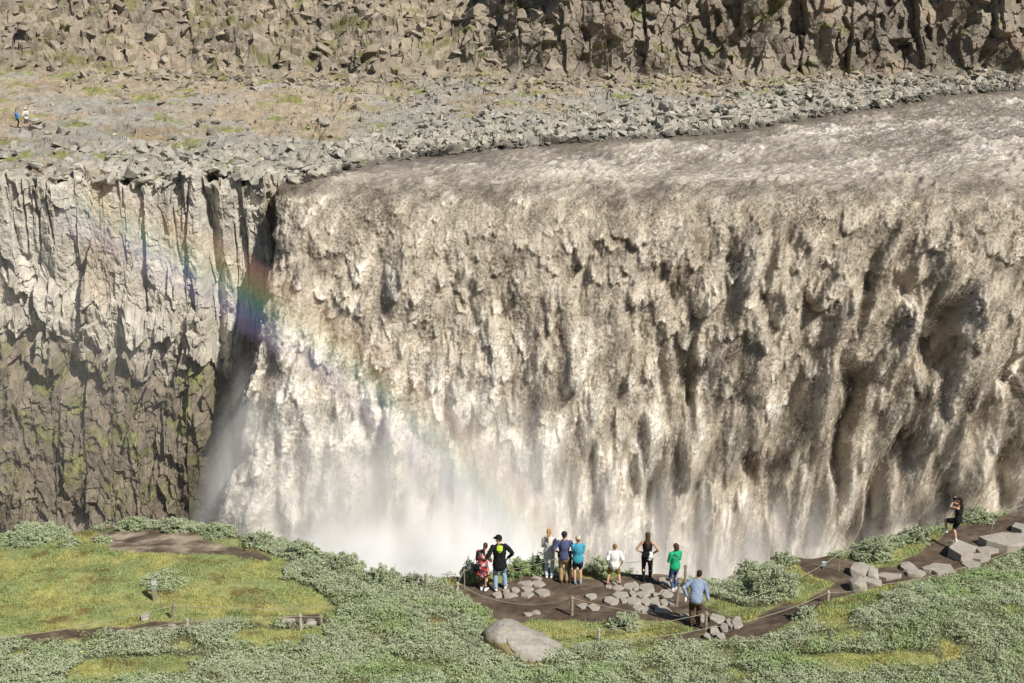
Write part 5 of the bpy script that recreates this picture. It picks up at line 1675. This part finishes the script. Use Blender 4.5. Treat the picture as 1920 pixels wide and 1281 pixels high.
    bag(p, Vector((0, -0.16, 1.32)), (0.26, 0.14, 0.36), cloth((0.55, 0.52, 0.5)), 'pale pack on the back of the man on the far plateau', name='backpack', cat='backpack', strap=[(0.10, -0.10, 1.45), (0.10, 0.0, 1.54), (0.10, 0.10, 1.4)])


people()

# ------------------------------------------------------------------ mist and rainbow
def mist_mat(name, dens, col, nscale, ani=-0.3, soft=1.0, nlo=0.3, nhi=0.7, stretch=1.0):
    m = bpy.data.materials.new(name); m.use_nodes = True
    t = m.node_tree; N = t.nodes; L = t.links
    N.remove(N['Principled BSDF'])
    pv = N.new('ShaderNodeVolumePrincipled')
    pv.inputs['Color'].default_value = (*col, 1)
    pv.inputs['Anisotropy'].default_value = ani
    tc = N.new('ShaderNodeTexCoord')
    ln = N.new('ShaderNodeVectorMath'); ln.operation = 'LENGTH'; L.new(tc.outputs['Object'], ln.inputs[0])
    mr = N.new('ShaderNodeMapRange'); mr.interpolation_type = 'SMOOTHSTEP'
    mr.inputs[1].default_value = 1.0; mr.inputs[2].default_value = 1.0 - soft; mr.inputs[3].default_value = 0; mr.inputs[4].default_value = dens
    L.new(ln.outputs['Value'], mr.inputs[0])
    ge = N.new('ShaderNodeNewGeometry')
    mp = N.new('ShaderNodeMapping'); mp.inputs['Scale'].default_value = (1, 1, stretch)
    L.new(ge.outputs['Position'], mp.inputs[0])
    nz = N.new('ShaderNodeTexNoise'); nz.inputs['Scale'].default_value = nscale; nz.inputs['Detail'].default_value = 3
    L.new(mp.outputs[0], nz.inputs['Vector'])
    m2 = N.new('ShaderNodeMapRange'); m2.inputs[1].default_value = nlo; m2.inputs[2].default_value = nhi
    L.new(nz.outputs[0], m2.inputs[0])
    mu = N.new('ShaderNodeMath'); mu.operation = 'MULTIPLY'
    L.new(mr.outputs[0], mu.inputs[0]); L.new(m2.outputs[0], mu.inputs[1]); L.new(mu.outputs[0], pv.inputs['Density'])
    L.new(pv.outputs[0], N['Material Output'].inputs['Volume'])
    return m


def mist(loc, rad, mat, rot=(0, 0, 0)):
    bm = bmesh.new(); bmesh.ops.create_icosphere(bm, subdivisions=3, radius=1)
    me = bpy.data.meshes.new('mist'); bm.to_mesh(me); bm.free()
    o = link('mist', me, mat)
    o.location = loc; o.scale = rad; o.rotation_euler = rot
    tag(o, kind='stuff')


MM = mist_mat('mist_thick', 1.5, (0.995, 0.995, 0.995), 0.17, ani=-0.45, soft=0.95, nlo=0.36, nhi=0.66)
MT = mist_mat('mist_thin', 0.26, (0.98, 0.975, 0.965), 0.16, ani=-0.35, soft=0.9, nlo=0.25, nhi=0.7, stretch=0.5)
MW = mist_mat('mist_wisps', 0.50, (0.98, 0.97, 0.955), 0.75, ani=-0.35, soft=0.9, nlo=0.44, nhi=0.74, stretch=0.13)
MV = mist_mat('mist_veil', 0.40, (0.96, 0.955, 0.95), 0.55, ani=-0.35, soft=0.9, nlo=0.36, nhi=0.70, stretch=0.14)
mist((-4.2, 92.5, -28.5), (9.5, 6.0, 9.0), MM)
mist((-10.0, 95.0, -32.0), (11.0, 6.0, 11.0), MM)
mist((10.0, 94.0, -32.0), (17.0, 6.5, 10.0), MT)
mist((29.0, 94.0, -33.0), (19.0, 6.5, 10.0), MT)
mist((-20.2, 101.5, -26.5), (5.4, 4.2, 16.5), mist_mat('mist_edge', 0.80, (0.98, 0.975, 0.965), 0.5, ani=-0.4, soft=0.95, nlo=0.32, nhi=0.66, stretch=0.14), (0, math.radians(10), 0))
mist((-14.0, 97.5, -27.0), (9.0, 4.0, 14.0), MV, (0, math.radians(4), 0))
for (mx_, mz_, mr_) in ((-6, -22, 8), (3, -24, 8), (12, -25, 9), (21, -26, 9), (31, -27, 10), (40, -27, 10)):
    mist((mx_, 96.5, mz_ - 3.0), (mr_, 3.2, 9.5), MW, (0, math.radians(12 if mx_ > 5 else 3), 0))
mist((-32.0, 101.0, -35.0), (22.0, 6.0, 10.0), MT)
mist((-36.0, 101.0, -14.0), (22.0, 6.5, 18.0), mist_mat('mist_haze', 0.012, (0.98, 0.975, 0.965), 0.1, ani=-0.35, soft=0.8, nlo=0.1, nhi=0.7))
mist((-5.0, 96.5, -24.0), (14.0, 4.5, 13.0), MT)


def rainbow():
    """the bow stands in the spray, a ring 42 degrees round the point opposite the sun"""
    m = bpy.data.materials.new('rainbow'); m.use_nodes = True
    t = m.node_tree; N = t.nodes; L = t.links
    N.remove(N['Principled BSDF'])
    at_ = N.new('ShaderNodeTexCoord')
    sx = N.new('ShaderNodeSeparateXYZ'); L.new(at_.outputs['Object'], sx.inputs[0])
    cx = N.new('ShaderNodeCombineXYZ'); L.new(sx.outputs[0], cx.inputs[0]); L.new(sx.outputs[1], cx.inputs[1])
    ln = N.new('ShaderNodeVectorMath'); ln.operation = 'LENGTH'; L.new(cx.outputs[0], ln.inputs[0])
    dv = N.new('ShaderNodeMath'); dv.operation = 'DIVIDE'; L.new(ln.outputs['Value'], dv.inputs[0]); L.new(sx.outputs[2], dv.inputs[1])
    mr = N.new('ShaderNodeMapRange')
    mr.inputs[1].default_value = math.tan(math.radians(39.9)); mr.inputs[2].default_value = math.tan(math.radians(42.9))
    L.new(dv.outputs[0], mr.inputs[0])
    cr = N.new('ShaderNodeValToRGB'); E_ = cr.color_ramp.elements
    E_[0].position = 0.0; E_[0].color = (0, 0, 0, 1)
    E_[1].position = 1.0; E_[1].color = (0, 0, 0, 1)
    for pos, c in ((0.14, (0.42, 0.32, 0.66)), (0.30, (0.28, 0.42, 0.85)), (0.46, (0.28, 0.70, 0.52)), (0.62, (0.80, 0.78, 0.34)), (0.76, (0.95, 0.58, 0.30)), (0.88, (0.75, 0.34, 0.24))):
        e = E_.new(pos); e.color = (*c, 1)
    L.new(mr.outputs[0], cr.inputs[0])
    vs = N.new('ShaderNodeVolumeScatter'); vs.inputs['Density'].default_value = 0.034; vs.inputs['Anisotropy'].default_value = -0.5
    L.new(cr.outputs[0], vs.inputs['Color'])
    ge = N.new('ShaderNodeNewGeometry'); gz_ = N.new('ShaderNodeSeparateXYZ'); L.new(ge.outputs['Position'], gz_.inputs[0])
    fd = N.new('ShaderNodeMapRange'); fd.inputs[1].default_value = 5.5; fd.inputs[2].default_value = -34.5
    L.new(gz_.outputs[2], fd.inputs[0])
    dr = N.new('ShaderNodeValToRGB')
    for i_, (pos, v_) in enumerate(((0.0, 0.05), (0.12, 0.20), (0.30, 0.20), (0.62, 0.17), (0.76, 0.60), (0.95, 2.6))):
        e = dr.color_ramp.elements[i_] if i_ < 2 else dr.color_ramp.elements.new(pos)
        e.position = pos; e.color = (v_, v_, v_, 1)
    L.new(fd.outputs[0], dr.inputs[0])
    dm = N.new('ShaderNodeMath'); dm.operation = 'MULTIPLY'; dm.inputs[1].default_value = 0.15
    L.new(dr.outputs[0], dm.inputs[0]); L.new(dm.outputs[0], vs.inputs['Density'])
    c2 = N.new('ShaderNodeValToRGB')
    for i_, (pos, c) in enumerate(((0.0, (1, 1, 1)), (0.16, (0.78, 0.74, 0.98)), (0.32, (0.70, 0.86, 1.0)), (0.47, (0.76, 0.96, 0.80)), (0.62, (1.0, 0.92, 0.50)), (0.78, (1.0, 0.74, 0.42)), (0.90, (1.0, 0.76, 0.62)), (1.0, (1, 1, 1)))):
        e = c2.color_ramp.elements[i_] if i_ < 2 else c2.color_ramp.elements.new(pos)
        e.position = pos; e.color = (*c, 1)
    L.new(mr.outputs[0], c2.inputs[0])
    va = N.new('ShaderNodeVolumeAbsorption'); L.new(c2.outputs[0], va.inputs[0])  # bow's light is put into the volume colours; absorption tints what lies behind
    am = N.new('ShaderNodeMath'); am.operation = 'MULTIPLY'; am.inputs[1].default_value = 0.12
    L.new(dr.outputs[0], am.inputs[0]); L.new(am.outputs[0], va.inputs[1])
    ad = N.new('ShaderNodeAddShader'); L.new(vs.outputs[0], ad.inputs[0]); L.new(va.outputs[0], ad.inputs[1])
    L.new(ad.outputs[0], N['Material Output'].inputs['Volume'])
    a0, a1 = math.radians(39.9), math.radians(42.9)
    R0, R1 = 86.0, 91.0
    # object z along the light; x towards the upper right of the view
    z = Vector(LDIR); x = Vector((1, 0, 0)); x = (x - z * x.dot(z)).normalized(); y = z.cross(x)
    bm = bmesh.new(); rows = []
    lo, hi = None, None
    for k in range(360):
        phi = k * math.pi / 180
        d = z * math.cos(a1) + (x * math.cos(phi) + y * math.sin(phi)) * math.sin(a1)
        p = CAM + np.array(d) * 89
        if p[2] < 6 and p[2] > -34 and p[1] > 50 and -45 < p[0] < 12: rows.append(phi)
    rows.sort()
    gaps = [(rows[(i + 1) % len(rows)] - rows[i]) % (2 * math.pi) for i in range(len(rows))]
    s = (int(np.argmax(gaps)) + 1) % len(rows)
    rows = rows[s:] + rows[:s]
    rings = []
    for phi in rows:
        ring = []
        for (a, R) in ((a0, R0), (a1, R0), (a1, R1), (a0, R1)):
            ring.append(bm.verts.new((math.cos(phi) * math.sin(a) * R, math.sin(phi) * math.sin(a) * R, math.cos(a) * R)))
        rings.append(ring)
    for a, b in zip(rings, rings[1:]):
        for k in range(4): bm.faces.new((a[k], a[(k + 1) % 4], b[(k + 1) % 4], b[k]))
    bm.faces.new(rings[0][::-1]); bm.faces.new(rings[-1])
    bmesh.ops.recalc_face_normals(bm, faces=bm.faces)
    me = bpy.data.meshes.new('rainbow'); bm.to_mesh(me); bm.free()
    o = link('rainbow', me, m)
    M = Matrix((x, y, z)).transposed().to_4x4()
    M.translation = Vector(CAM)
    o.matrix_world = M
    tag(o, kind='stuff')


rainbow()
